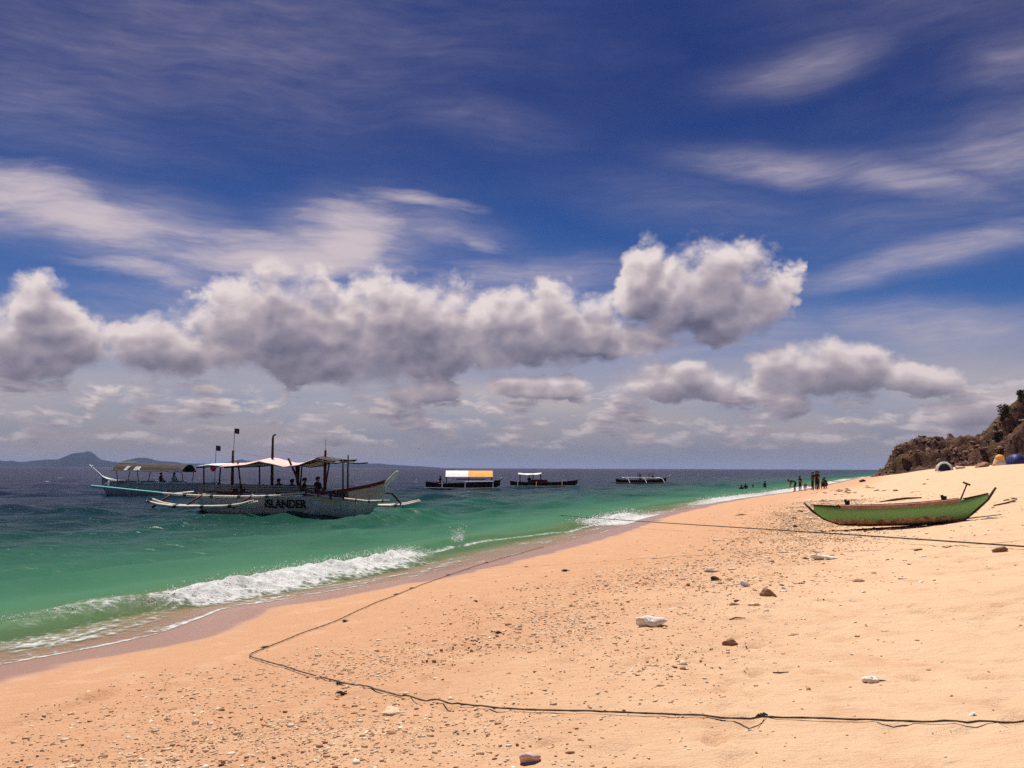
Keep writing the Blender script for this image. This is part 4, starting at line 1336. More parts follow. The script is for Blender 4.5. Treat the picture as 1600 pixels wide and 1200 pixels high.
# ------------------------------------------------------------------ rocks: a few base shapes shared by all stones
def rock_mesh(name, seed, sub=3, rough=0.55, flat=0.75):
    bm = bmesh.new()
    bmesh.ops.create_icosphere(bm, subdivisions=sub, radius=1.0)
    rg = np.random.default_rng(seed)
    planes = [Vector(rg.normal(size=3)).normalized() for _ in range(13)]
    cut = [rg.uniform(0.42, 0.9) for _ in planes]
    for v in bm.verts:
        p = v.co.copy()
        for n_, c in zip(planes, cut):
            d = p.dot(n_)
            if d > c:
                p -= n_ * (d - c) * 0.9
        k = float(fbm(np.array(p.x * 1.9 + seed + p.z), np.array(p.y * 1.9 + p.z * 1.5), 4)) * rough * 2
        p *= 1 + k
        v.co = Vector((p.x, p.y, p.z * flat))
    me = bpy.data.meshes.new(name)
    bm.to_mesh(me)
    bm.free()
    return me


def stone_material(name, a, b, c, scale=3.0, depth=0.006):
    m, n = new_mat(name)
    pos = n.node('ShaderNodeTexCoord').outputs['Object']
    rnd = n.node('ShaderNodeObjectInfo').outputs['Random']
    x = n.noise(n.v('ADD', pos, n.xyz(rnd, rnd, rnd)), scale, 6, 0.65)
    col = n.mix(n.ss(x, 0.3, 0.62), a, b)
    col = n.mix(n.ss(n.noise(pos, scale * 5, 4, 0.6), 0.58, 0.75), col, c)
    col = n.mix(n.m('MULTIPLY', rnd, 0.35), col, tuple(q * 0.75 for q in b))
    finish(m, n, **{'Base Color': col, 'Roughness': 0.9, 'Specular IOR Level': 0.15, 'Normal': n.bump(n.noise(pos, scale * 3, 5, 0.6), 0.5, depth)})
    return m


MR = dict(coral=stone_material('coral_stone', (0.60, 0.44, 0.30), (0.72, 0.57, 0.41), (0.46, 0.30, 0.20)),
          brown=stone_material('brown_stone', (0.22, 0.11, 0.07), (0.36, 0.20, 0.13), (0.10, 0.05, 0.035)),
          white=stone_material('white_stone', (0.74, 0.66, 0.56), (0.82, 0.77, 0.70), (0.5, 0.40, 0.33)),
          pink=stone_material('pink_stone', (0.58, 0.38, 0.33), (0.72, 0.52, 0.45), (0.30, 0.17, 0.15), 5.0),
          dark=stone_material('dark_stone', (0.035, 0.022, 0.018), (0.07, 0.045, 0.035), (0.02, 0.014, 0.012)),
          cliff=stone_material('cliff_rock', (0.10, 0.055, 0.042), (0.30, 0.19, 0.15), (0.04, 0.022, 0.017), 1.2, 0.1))
ROCKS = {k: [rock_mesh('stone', 10 * i + j) for j in range(4)] for i, k in enumerate(MR)}
for k, ms in ROCKS.items():
    for me in ms:
        me.materials.append(MR[k])
        me.polygons.foreach_set('use_smooth', np.ones(len(me.polygons), bool) if k != 'cliff' else np.zeros(len(me.polygons), bool))


def stone(kind, x, y, r, z=None, sx=1.0, sy=1.0, sz=1.0, rz=0.0, name='stone', parent=None, sink=0.25, var=None):
    me = ROCKS[kind][var if var is not None else random.randrange(4)]
    o = bpy.data.objects.new(name, me)
    COL.objects.link(o)
    g = float(sand_z(x, y)) if z is None else z
    o.location = (x, y, g + r * sz * 0.55 - r * sz * sink)
    o.scale = (r * sx, r * sy, r * sz)
    o.rotation_euler = (random.uniform(-.2, .2), random.uniform(-.2, .2), rz)
    if parent is not None:
        o.parent = parent
    return o


# ------------------------------------------------------------------ headland
def head_top(e):
    return np.interp(e, [4, 6.5, 8, 10, 14, 22, 30, 33, 36, 40, 50, 62, 90, 150], [0.8, 3.5, 7.5, 9.6, 10.4, 10.8, 11.0, 13.5, 17.5, 21.5, 27, 33, 42, 50])


def headland():
    e = np.arange(3.0, 150.0, 0.6)
    s = np.concatenate([np.arange(238, 292, 0.45), np.arange(292, 360, 2.0)])
    S, E = np.meshgrid(s, e, indexing='ij')
    X, Y = se_to_xy(S, E)
    base = sand_z(X, Y) - 0.4
    back = np.interp(E, [3, 20, 45, 150], [262, 258, 248, 205])
    jag = 5.5 * fbm(E * 0.09, S * 0.05, 3) + 2.6 * fbm(E * 0.4, S * 0.1 + 7, 3)
    t = (S - back + jag) / np.interp(E, [3, 30, 45, 150], [13, 14, 30, 50])
    led = t + 0.09 * np.sin(t * 17 + 3 * fbm(E * 0.2, S * 0.2, 2))
    ramp = sstep(0, 1, led) * sstep(360, 320, S)
    h = base + (head_top(E + 1.6 * fbm(S * 0.2, E * 0.2, 3)) - base) * ramp
    blk = np.abs(fbm(X * 0.42, Y * 0.42, 3)) * 4.2 + np.abs(fbm(X * 1.1 + 9, Y * 1.1, 3)) * 1.5
    h = h + (blk - 0.6) * sstep(0.05, 0.35, t)
    m, n = new_mat('headland_rock')
    pos = n.node('ShaderNodeNewGeometry').outputs['Position']
    nz = n.sep(n.node('ShaderNodeNewGeometry').outputs['Normal'])[2]
    a = n.noise(pos, 0.9, 6, 0.68)
    col = n.mix(n.ss(a, 0.36, 0.62), (0.045, 0.024, 0.018), (0.17, 0.088, 0.062))
    col = n.mix(n.ss(n.noise(pos, 2.3, 5, 0.7), 0.60, 0.72), col, (0.46, 0.31, 0.25))
    scrub = n.m('MULTIPLY', n.ss(n.noise(pos, 0.13, 4, 0.6), 0.45, 0.58), n.ss(nz, 0.15, 0.55))
    col = n.mix(n.m('MULTIPLY', scrub, 0.55), col, n.mix(n.noise(pos, 3.0, 4, 0.6), (0.045, 0.036, 0.008), (0.11, 0.085, 0.02)))
    finish(m, n, **{'Base Color': col, 'Roughness': 0.95, 'Specular IOR Level': 0.1, 'Normal': n.bump(n.noise(pos, 1.6, 7, 0.72), 0.9, 0.6)})
    o = add_mesh('headland', np.stack([X, Y, h], -1), grid_faces(len(s), len(e)), m)
    setprops(o, 'brown rocky headland closing the far end of the beach', 'headland', kind='structure')
    # loose boulders over its seaward face and crest
    rg = np.random.default_rng(5)
    flat = np.argwhere((t > 0.12) & (t < 1.25) & (E < 52) & (S < 291))
    pick = flat[rg.choice(len(flat), 295, replace=False)]
    for i, j in pick:
        r = float(np.exp(rg.normal(-0.75, 0.40)))
        stone('cliff', X[i, j], Y[i, j], r, z=float(h[i, j]), sx=rg.uniform(.8, 1.5), sy=rg.uniform(.8, 1.3), sz=rg.uniform(.6, 1.2), rz=rg.uniform(0, 6), name='boulder', parent=o)
    return o, X, Y, h, t, E, S


head, HX, HY, HH, HT, HE, HS = headland()


# ------------------------------------------------------------------ shrubs on the headland
def leaf_material(name, a, b):
    m, n = new_mat(name)
    pos = n.node('ShaderNodeTexCoord').outputs['Object']
    col = n.mix(n.noise(pos, 2.5, 3, 0.6), a, b)
    finish(m, n, **{'Base Color': col, 'Roughness': 0.8, 'Specular IOR Level': 0.2})
    return m


def shrub_meshes(seed, n_leaf=760):
    rg = np.random.default_rng(seed)
    lobes = [(rg.normal(size=3) * (0.42, 0.42, 0.26) + (0, 0, 0.55), rg.uniform(0.3, 0.52)) for _ in range(9)]
    V, F = [], []
    for i in range(n_leaf):
        c, r = lobes[rg.integers(len(lobes))]
        d = rg.normal(size=3)
        d /= np.linalg.norm(d)
        p = c + d * r * rg.uniform(0.55, 1.0)
        p[2] = max(p[2], 0.05)
        a, b = rg.normal(size=3), rg.normal(size=3)
        a /= np.linalg.norm(a)
        b -= a * b.dot(a)
        b /= np.linalg.norm(b)
        w = rg.uniform(0.06, 0.13)
        k = len(V)
        V += [p - a * w, p + b * w * 0.5, p + a * w, p - b * w * 0.5]
        F.append((k, k + 1, k + 2, k + 3))
    crown = bpy.data.meshes.new('crown')
    crown.from_pydata([tuple(q) for q in V], [], F)
    tb = MB()
    for c, r in lobes:
        tb.tube([(0, 0, -0.2), tuple(np.array(c) * (0.4, 0.4, 0.5)), tuple(c)], [0.06, 0.035, 0.012], 5)
    stem = bpy.data.meshes.new('trunk')
    stem.from_pydata(tb.v, [], tb.f)
    return crown, stem


LEAF = [leaf_material('leaf_dark', (0.012, 0.014, 0.004), (0.03, 0.03, 0.009)), leaf_material('leaf_olive', (0.035, 0.032, 0.008), (0.085, 0.07, 0.018))]
BARK = paint('bark', (0.06, 0.04, 0.03), 0.9, 0.3, 6.0)
SHR = []
for q in range(3):
    for lm in LEAF:
        c_, t_ = shrub_meshes(50 + q)
        c_.materials.append(lm)
        t_.materials.append(BARK)
        SHR.append((c_, t_))


def shrub(x, y, z, r, label, var, group='shrubs on the headland', h=1.0):
    root = empty('shrub', (x, y, z - 0.1 * r), random.uniform(0, 6))
    root.scale = (r, r, r * h)
    setprops(root, label, 'shrub', group)
    for nm, me in zip(('crown', 'trunk'), SHR[var]):
        o = bpy.data.objects.new(nm, me)
        o.parent = root
        COL.objects.link(o)


rg = np.random.default_rng(9)


def head_at(e, s):
    i = np.argmin(np.abs(HS[:, 0] - s))
    j = np.argmin(np.abs(HE[0] - e))
    return float(HX[i, j]), float(HY[i, j]), float(HH[i, j])


shrub(*head_at(35.5, 268), 2.5, 'round dark bush standing out on the shoulder of the headland', 0, h=0.95)
shrub(*head_at(40.0, 268), 2.6, 'dark bush at the top of the headland cut by the frame edge', 2, h=1.05)
shrub(*head_at(33.3, 266), 1.5, 'smaller dark bush just below the round one on the skyline', 4)
for q in range(18):
    e_, s_ = rg.uniform(12, 50), rg.uniform(250, 280)
    x_, y_, z_ = head_at(e_, s_)
    if z_ < 3.0:
        continue
    shrub(x_, y_, z_, rg.uniform(0.6, 1.5), 'low olive scrub bush among the boulders of the ' + ('low left shelf' if e_ < 22 else 'middle shelf' if e_ < 33 else 'upper slope') + ' of the headland', 2 * rg.integers(3) + (1 if rg.random() < .7 else 0), group='scrub among the headland boulders', h=rg.uniform(.5, .9))

# ------------------------------------------------------------------ island hills across the water
def far_hills():
    px = np.array([-75, -60, -45, -40, -36.5, -35, -33.7, -32.5, -31, -30.0, -28.9, -28.0, -27.3, -26.9, -26.4, -25.9, -25.3, -24.7, -24.2, -23.7, -23.1, -22.4, -21.4, -20.2, -18.6, -18.0, -17.4, -16.8, -16.0, -14.5, -13, -11.2, -10, -9.2, -8, -7, -5.5, -4])
    hh = np.array([60, 90, 120, 100, 80, 95, 90, 100, 85, 70, 48, 70, 78, 85, 140, 158, 145, 88, 66, 64, 92, 104, 74, 44, 44, 55, 76, 92, 62, 52, 46, 50, 60, 58, 46, 36, 22, 0])
    az = np.linspace(-70, -4.5, 420)
    prof = np.interp(az, px, hh)
    prof = prof * 1.0 + 9 * fbm(az * 1.7, az * 0, 4) * np.clip(prof / 40, 0, 1)
    dep = np.linspace(0, 1, 18)
    V = []
    for a, h in zip(az, prof):
        for d in dep:
            r = 8600 + 2400 * d + 200 * math.sin(a * 2)
            k = math.sin(math.pi * min(1, d * 1.02)) ** 0.8
            zz = h * k * (0.8 + 0.45 * float(fbm(np.array(a * 1.3), np.array(d * 6.0), 3)) * (1 - abs(2 * d - 1))) * (9800 / 9000) - 2
            V.append((r * math.sin(R(a)), r * math.cos(R(a)), zz))
    m, n = new_mat('hazy_wooded_hill')
    pos = n.node('ShaderNodeNewGeometry').outputs['Position']
    col = n.mix(n.noise(pos, 0.006, 6, 0.65), (0.018, 0.026, 0.04), (0.035, 0.045, 0.055))  # green woods tinted blue: some distance haze is put into the base colour
    finish(m, n, **{'Base Color': col, 'Roughness': 1.0, 'Specular IOR Level': 0.0})
    o = add_mesh('hills', V, grid_faces(len(az), len(dep)), m, smooth=True)
    setprops(o, 'blue hazy island hills along the horizon', 'hills', kind='structure')


far_hills()

# ------------------------------------------------------------------ tents and a shelter below the headland
def dome_tent(x, y, rz, w, h, cloth_m, fly_m, label, door=True):
    z = float(sand_z(x, y))
    root = empty('dome_tent', (x, y, z), R(rz))
    setprops(root, label, 'tent', 'tents at the foot of the headland')
    rings = []
    for i in range(9):
        th = math.pi / 2 * i / 8
        r = math.cos(th) ** 0.8
        rings.append([Vector(((r * math.cos(a)) * w / 2 * (1 + 0.08 * math.cos(4 * a)) + 1e-4, (r * math.sin(a)) * w / 2 * (1 + 0.08 * math.cos(4 * a)), h * math.sin(th) - 0.05)) for a in (2 * math.pi * k / 24 for k in range(24))])
    MB().loft(rings).build('canopy', cloth_m, root, True)
    for a in (45, 135):
        pts = [(math.cos(R(a)) * w * 0.555 * math.cos(t) * (abs(math.cos(t)) ** -0.2 if abs(math.cos(t)) > .02 else 1), math.sin(R(a)) * w * 0.555 * math.cos(t) * (abs(math.cos(t)) ** -0.2 if abs(math.cos(t)) > .02 else 1), h * math.sin(t) * 1.02) for t in np.linspace(0, math.pi, 17)]
        MB().tube(pts, 0.025, 6).build('pole', fly_m, root, True)
    if door:
        # pale arched edge with the dark opening set in it
        arch = [(w * 0.40 * math.cos(t), -w * 0.60 + 0.10 * w * math.sin(t), h * 0.88 * math.sin(t)) for t in np.linspace(0, math.pi, 13)]
        V = [Vector((p[0] * 0.92, p[1] + 0.03, max(p[2] * 0.93, 0.02))) for p in arch]
        b_ = [Vector((p.x, p.y + 0.05, p.z)) for p in V]
        k = len(V)
        db = MB().add(V + b_, [tuple(range(k)), tuple(range(2 * k - 1, k - 1, -1))] + [(i, i + 1, i + 1 + k, i + k) for i in range(k - 1)])
        door_o = db.build('door', M_['navy'], root)
        MB().tube(arch, 0.10, 7).build('door_edge', fly_m, door_o, True)
    return root


T_GREY = paint('tent_grey', (0.42, 0.40, 0.40), 0.8, 0.1, 2.0, 0.1)
T_BLUE = paint('tent_blue', (0.03, 0.04, 0.15), 0.55, 0.2, 2.0, 0.1)
T_TRIM = paint('tent_trim', (0.70, 0.72, 0.74), 0.7, 0.1, 2.0)
T_CLOTH = paint('shelter_cloth', (0.72, 0.52, 0.38), 0.8, 0.15, 2.5, 0.2)
T_YEL = paint('shelter_yellow', (0.80, 0.42, 0.06), 0.8, 0.15, 2.5, 0.2)


TENTS = [(54.4, 112.1)] + [tuple(float(q) for q in se_to_xy(a, b)) for a, b in ((118, 22.6), (114, 20.6), (113, 18.9))]


dome_tent(TENTS[0][0], TENTS[0][1], -24, 2.0, 1.15, T_GREY, T_TRIM, 'small grey dome tent with a white arched door on the sand', True)
dome_tent(TENTS[1][0], TENTS[1][1], -30, 2.2, 1.3, T_BLUE, T_BLUE, 'dark blue dome tent near the foot of the headland', False)


def shelter(x, y):
    z = float(sand_z(x, y))
    root = empty('beach_shelter', (x, y, z), R(-25))
    root.scale = (0.9, 0.9, 0.72)
    setprops(root, 'peach cloth shelter with a yellow top beside the blue tent', 'shelter')
    rings = []
    for i, (r, zz) in enumerate(((0.78, -0.05), (0.72, 0.35), (0.62, 0.8), (0.50, 1.15), (0.40, 1.35))):
        rings.append([Vector((r * math.cos(a) * (1 + 0.1 * math.sin(5 * a)), r * 0.8 * math.sin(a) * (1 + 0.08 * math.cos(4 * a)), zz)) for a in (2 * math.pi * k / 16 for k in range(16))])
    MB().loft(rings).build('cloth_wall', T_CLOTH, root, True)
    rings = []
    for i, (r, zz) in enumerate(((0.56, 1.10), (0.52, 1.36), (0.38, 1.58), (0.16, 1.72), (0.01, 1.75))):
        rings.append([Vector((0.05 + r * math.cos(a), r * 0.85 * math.sin(a), zz + 0.03 * math.sin(3 * a))) for a in (2 * math.pi * k / 16 for k in range(16))])
    MB().loft(rings).build('roof_cloth', T_YEL, root, True)
    MB().box((0.25, -0.62, 0.28), (0.5, 0.10, 0.5), Matrix.Rotation(R(-14), 3, 'X')).build('door_flap', T_TRIM, root)
    return root


shelter(*TENTS[2])
for x, y, r, lab in ((TENTS[3][0], TENTS[3][1], 0.75, 'brown boulder on the sand between the grey tent and the shelter'), (TENTS[0][0] + 1.9, TENTS[0][1] - 0.3, 0.55, 'pinkish bundle of gear beside the grey tent')):
    o = stone('pink' if 'gear' in lab else 'brown', x, y, r, sx=1.2, sz=0.8, name='gear_bundle' if 'gear' in lab else 'boulder')
    setprops(o, lab, 'bundle' if 'gear' in lab else 'boulder')
# bleached driftwood and rubble along the foot of the rocks

# ------------------------------------------------------------------ single stones one can point to on the sand
NAMED = [('white', 1.5, 9.6, 0.14, 1.3, 0.9, 0.9, 'largest pale rock on the open sand, lying alone'),
         ('brown', 2.06, 8.48, 0.062, 1.3, 0.9, 0.9, 'small brown stone to the right of the largest pale rock'),
         ('brown', 3.25, 11.39, 0.10, 1.0, 0.9, 1.1, 'rough reddish brown stone standing among the shingle below the canoe'),
         ('white', 3.26, 12.64, 0.09, 1.3, 0.9, 0.9, 'white stone with a dark shaded side next to the reddish one'),
         ('pink', 0.1, 5.13, 0.058, 1.0, 0.9, 1.0, 'pitted pink stone nearest the camera at the bottom edge'),
         ('coral', -0.84, 6.53, 0.075, 1.3, 0.9, 0.6, 'flat cream stone just below the long rope among the gravel'),
         ('white', 5.51, 15.77, 0.19, 1.6, 0.8, 0.45, 'flat white slab below the left half of the canoe'),
         ('dark', 8.02, 25.32, 0.08, 1.3, 0.8, 0.8, 'dark stone left of the canoe and above the taut rope'),
         ('brown', 7.95, 14.59, 0.12, 1.1, 0.9, 0.8, 'brown lump of stone by the taut rope at the right edge'),
         ('dark', 3.05, 13.5, 0.085, 1.2, 0.8, 0.8, 'dark grey stone left of the white stone'),
         ('coral', 2.84, 10.53, 0.06, 1.5, 0.9, 0.7, 'pale stone with a dark notch below the white stone'),
         ('white', 1.42, 5.4, 0.02, 1.2, 0.9, 0.7, 'tiny white shell piece alone on the foreground sand')]
for k, x, y, r, sx, sy, sz, lab in NAMED:
    setprops(stone(k, x, y, r, sx=sx, sy=sy, sz=sz, rz=random.uniform(-.4, .4), var=1 if r > 0.12 else None, sink=0.42 if r > 0.12 else 0.3), lab, 'stone', 'stones on the beach')
MORE = [(3.54, 11.72), (3.69, 12.28), (2.68, 10.77), (5.82, 16.32), (5.0, 15.08), (6.33, 16.76), (6.47, 16.65), (6.33, 15.13), (3.36, 15.18), (3.68, 14.98),
        (3.28, 13.53), (4.03, 12.58), (5.36, 12.35), (5.36, 11.78), (3.19, 8.35), (3.28, 7.95), (2.85, 7.58), (1.27, 8.46), (2.95, 5.59), (2.72, 5.39),
        (12.19, 35.26), (11.4, 35.16), (11.1, 33.72), (13.95, 36.76), (13.62, 29.74), (9.43, 36.59), (4.11, 19.52), (5.53, 19.85), (15.79, 28.44), (15.52, 27.61)]
rg = np.random.default_rng(77)
LOOK = dict(white='chalk white', coral='cream coloured', brown='brown', pink='pinkish')


def loose_stone(k, x, y, r):
    if y < 9.5:
        where = 'on the open foreground sand'
    elif y > 26:
        e_q = float(xy_to_se(np.array(x), np.array(y))[1])
        where = ('just beyond the canoe' if y < 40 else 'on the far sand towards the tents') + (', nearer the surf' if e_q < 7.2 else ', mid beach' if e_q < 9.5 else ', higher up')
    elif x > 0.40 * y + 0.6:
        where = 'on the bare slope right of the shingle'
    elif y > 14.5:
        where = 'in the shingle below the canoe'
    else:
        where = 'in the shingle of the middle beach'
    size = 'small' if r < 0.05 else 'fist-sized' if r < 0.085 else 'larger'
    lab = f'{size} {LOOK[k]} stone {where}'
    setprops(stone(k, x, y, r, sx=rg.uniform(1, 1.9), sy=rg.uniform(.7, 1), sz=rg.uniform(.4, .8), rz=rg.uniform(-.6, .6), sink=rg.uniform(.3, .6)), lab, 'stone', lab.replace('stone', 'stones', 1))


for x, y in MORE:
    loose_stone(str(rg.choice(['white', 'coral', 'coral', 'brown'])), x, y, 0.0040 * y * rg.uniform(0.6, 1.2))
cnt = 0
while cnt < 120:
    s_ = 9 + 70 * rg.random() ** 1.6
    e_ = rg.normal(8.0, 1.1) if rg.random() < .62 else rg.uniform(5.5, 14)
    x, y = (float(q) for q in se_to_xy(s_, e_))
    if y < 4 or abs(x / y) > 0.62 or (8.0 < x < 11.5 and 21.3 < y < 24):
        continue
    loose_stone(str(rg.choice(['white', 'coral', 'coral', 'brown', 'pink'])), x, y, float(np.clip(np.exp(rg.normal(-5.9, 0.42)) * y, 0.008, 0.14)))
    cnt += 1


# bleached ring of coral with a twig
def coral_ring(x, y):
    z = float(sand_z(x, y))
    b = MB()
    pts = [(0.036 * math.cos(a) * 1.15, 0.036 * math.sin(a), 0.018 + 0.005 * math.sin(2 * a)) for a in np.linspace(0, 2 * math.pi, 17)]
    b.tube(pts, [0.017 + 0.004 * math.sin(3 * i) for i in range(17)], 8, cap=False)
    o = b.build('coral_ring', MR['white'], None, True)
    o.location = (x, y, z)
    setprops(o, 'white ring of bleached coral on the bare foreground sand', 'coral')
    t = MB().tube([(0.04, 0.0, 0.012), (0.09, -0.005, 0.012), (0.13, -0.012, 0.008)], [0.007, 0.005, 0.002], 6).build('twig', M_['dark_wood'])
    t.location = (x, y, z)
    setprops(t, 'short dark twig touching the white coral ring', 'twig')


coral_ring(2.54, 6.44)


# ------------------------------------------------------------------ shingle: tens of thousands of pebbles
def pebbles():
    bm = bmesh.new()
    bmesh.ops.create_icosphere(bm, subdivisions=1, radius=1.0)
    bv = np.array([v.co for v in bm.verts])
    bf = np.array([[v.index for v in f.verts] for f in bm.faces])
    bm.free()
    rg = np.random.default_rng(31)
    N = 330000
    s = 2.0 + 46 * rg.random(N) ** 1.9
    e = rg.uniform(1.6, 13.0, N)
    x, y = se_to_xy(s, e)
    mid = np.interp(s, [0, 6, 10, 16, 26, 60], [5.6, 5.7, 6.2, 6.9, 7.6, 8.0])
    wid = np.interp(s, [0, 6, 12, 20, 60], [1.7, 1.8, 1.7, 1.5, 1.6])
    dens = np.exp(-np.abs((e - mid) / wid) ** 2.4) * np.clip(0.75 + 2.2 * fbm(x * 0.55, y * 0.55, 3), 0.06, 1.3) + 0.012
    dens *= np.interp(s, [0, 7, 11, 60], [1.0, 1.0, 0.6, 0.6])
    dens *= sstep(2.2, 3.4, e + 0.8 * fbm(x * 0.8, y * 0.8, 2))
    keep = (rg.random(N) < dens * 1.0) & (y > 3.2) & (np.abs(x) < 0.75 * y + 1)
    x, y, s, e = x[keep], y[keep], s[keep], e[keep]
    n = len(x)
    n = min(n, 80000)
    x, y = x[:n], y[:n]
    d = np.hypot(x, y)
    r = np.clip(np.exp(rg.normal(0, 0.48, n)) * (0.0031 + 0.00042 * d), 0.002, 0.024)
    z = sand_z(x, y)
    sc = r[:, None] * np.stack([rg.uniform(0.9, 1.7, n), rg.uniform(0.7, 1.1, n), rg.uniform(0.4, 0.85, n)], 1)
    a = rg.uniform(0, 6.28, n)
    jit = 1 + 0.22 * rg.normal(size=(6, len(bv), 1))
    sh = bv[None] * jit
    v = sh[rg.integers(6, size=n)] * sc[:, None, :]
    # lean each pebble a little, then turn it
    t = rg.normal(0, 0.35, n)[:, None]
    vy, vz = v[..., 1] * np.cos(t) - v[..., 2] * np.sin(t), v[..., 1] * np.sin(t) + v[..., 2] * np.cos(t)
    vx = v[..., 0]
    ca, sa = np.cos(a)[:, None], np.sin(a)[:, None]
    P = np.stack([vx * ca - vy * sa + x[:, None], vx * sa + vy * ca + y[:, None], vz + (z + sc[:, 2] * 0.12)[:, None]], -1)
    F = (bf[None] + (np.arange(n) * len(bv))[:, None, None]).reshape(-1, 3)
    tone = np.repeat(rg.random(n), len(bv))
    m, nt = new_mat('pebble')
    col = nt.ramp(attr(nt, 'tone'), [(0.0, (0.16, 0.08, 0.045)), (0.05, (0.36, 0.19, 0.105)), (0.15, (0.54, 0.32, 0.18)), (0.5, (0.64, 0.43, 0.27)), (0.75, (0.68, 0.52, 0.35)), (1.0, (0.80, 0.72, 0.58))])
    finish(m, nt, **{'Base Color': col, 'Roughness': 0.9, 'Specular IOR Level': 0.15})
    o = add_mesh('pebbles', P.reshape(-1, 3), F, m, smooth=True, attrs={'tone': tone})
    setprops(o, 'band of small coral pebbles and shell grit across the beach', 'pebbles', kind='stuff')


pebbles()


# ------------------------------------------------------------------ ropes
def rope_material(name, c):
    m, n = new_mat(name)
    pos = n.node('ShaderNodeTexCoord').outputs['Object']
    a = n.noise(pos, 60.0, 4, 0.6)
    col = n.mix(n.ss(a, 0.35, 0.7), c, tuple(q * 2.2 for q in c))
    finish(m, n, **{'Base Color': col, 'Roughness': 0.95, 'Normal': n.bump(a, 0.6, 0.01)})
    return m


ROPE_M = rope_material('weathered_rope', (0.045, 0.038, 0.030))
ROPE_D = rope_material('dark_rope', (0.022, 0.022, 0.018))


def lay(pts, r, name, mat, wob=0.012, lift=0.0, knots=()):
    P = np.array(pts, float)
    seg = np.r_[0, np.cumsum(np.hypot(*np.diff(P, axis=0).T))]
    t = np.linspace(0, seg[-1], int(seg[-1] / 0.06))
    x, y = np.interp(t, seg, P[:, 0]), np.interp(t, seg, P[:, 1])
    ker = np.ones(9) / 9
    x, y = np.convolve(np.pad(x, 4, 'edge'), ker, 'valid'), np.convolve(np.pad(y, 4, 'edge'), ker, 'valid')
    x = x + wob * fbm(t * 1.6, t * 0, 3) * 2
    y = y + wob * fbm(t * 1.6, t * 0 + 9, 3) * 2
    z = np.maximum(sand_z(x, y), 0.02) + r * 0.75 + 0.006 + lift * np.clip(fbm(t * 0.5, t * 0 + 3, 2) * 3, 0, 1)
    z = np.maximum(np.convolve(np.pad(z, 4, 'edge'), ker, 'valid') + 0.004, z)
    z[1:-1] = np.maximum(z[1:-1], np.maximum(z[2:], z[:-2]) - 0.004)
    rad = [r * (1 + 0.16 * math.sin(i * 2.4)) for i in range(len(x))]
    b = MB().tube(list(zip(x, y, z)), rad, 7)
    root = b.build(name, mat, None, True)
    for k in knots:
        i = int(np.argmin(np.abs(t - k * seg[-1])))
        kb = MB()
        for q in range(3):
            c = (x[i] + 0.02 * (q - 1), y[i] + 0.015 * (q - 1), z[i] + 0.004)
            kb.tube([(c[0] - 0.02, c[1] - 0.012, c[2]), (c[0], c[1] + 0.01, c[2] + 0.012), (c[0] + 0.02, c[1] - 0.01, c[2] + 0.004)], r * 1.0, 6)
        kb.build('knot', mat, root, True)
    return root


ROPE_PTS = [(0.96, 26.38), (0.02, 23.56), (-0.87, 20.74), (-1.65, 16.81), (-1.99, 14.15), (-2.17, 12.83), (-2.39, 11.93), (-2.62, 11.32), (-2.72, 10.48), (-2.78, 9.92), (-2.83, 9.7), (-2.7, 9.45),
            (-2.43, 9.12), (-2.04, 8.57), (-1.68, 8.03), (-1.4, 7.7), (-1.0, 7.18), (-0.66, 6.86), (-0.26, 6.44), (0.01, 6.23), (0.43, 6.08), (0.84, 5.93), (1.22, 5.75), (1.58, 5.64), (1.94, 5.52), (2.26, 5.37),
            (2.57, 5.24), (2.88, 5.15), (3.6, 4.9), (4.4, 4.7)]
setprops(lay(ROPE_PTS, 0.006, 'mooring_rope', ROPE_M, 0.002, 0.005, knots=(0.19, 0.31, 0.41, 0.45, 0.635, 0.885)), 'long thin rope lying in a sharp bend across the foreground sand to the water', 'rope')


def taut():
    A, B = Vector((1.45, 51.0, -0.12)), Vector((8.25, 14.47, float(sand_z(8.25, 14.47)) + 0.05))
    pts = []
    for i in range(60):
        t = i / 59
        p = A.lerp(B, t)
        p.z -= 0.10 * 4 * t * (1 - t) * (1 - t)
        p.z = max(p.z, (float(sand_z(p.x, p.y)) + 0.015) if t > .35 else p.z)
        pts.append(p)
    d = (B - A).normalized()
    for k in range(1, 12):
        q = B + d * (k * 0.4)
        pts.append(Vector((q.x + 0.02 * math.sin(k * 1.7), q.y, float(sand_z(q.x, q.y)) + 0.02)))
    o = MB().tube(pts, 0.0135, 7).build('anchor_rope', ROPE_D, None, True)
    setprops(o, 'dark taut rope running from the sea past the green canoe', 'rope')


taut()


# ------------------------------------------------------------------ drift on the sand
def weed(x, y, r, label, seed):
    rg = np.random.default_rng(seed)
    b = MB()
    z = float(sand_z(x, y))
    for i in range(16):
        a, l = rg.uniform(0, 6.28), r * rg.uniform(0.5, 1.2)
        p0 = np.array([rg.normal(0, r * .3), rg.normal(0, r * .25), r * rg.uniform(0.05, 0.35)])
        pts = [tuple(p0 + np.array([math.cos(a + 0.6 * k) * l * k / 3, math.sin(a + 0.6 * k) * l * k / 3 * .7, r * 0.18 * math.sin(k * 1.3)])) for k in range(4)]
        b.tube([(p[0], p[1], max(p[2], 0.004)) for p in pts], [r * 0.10, r * 0.12, r * 0.09, r * 0.03], 5, flat=0.5)
    o = b.build('seaweed_clump', WEED, None, True)
    o.location = (x, y, z)
    setprops(o, label, 'seaweed', 'dark seaweed clumps on the sand')


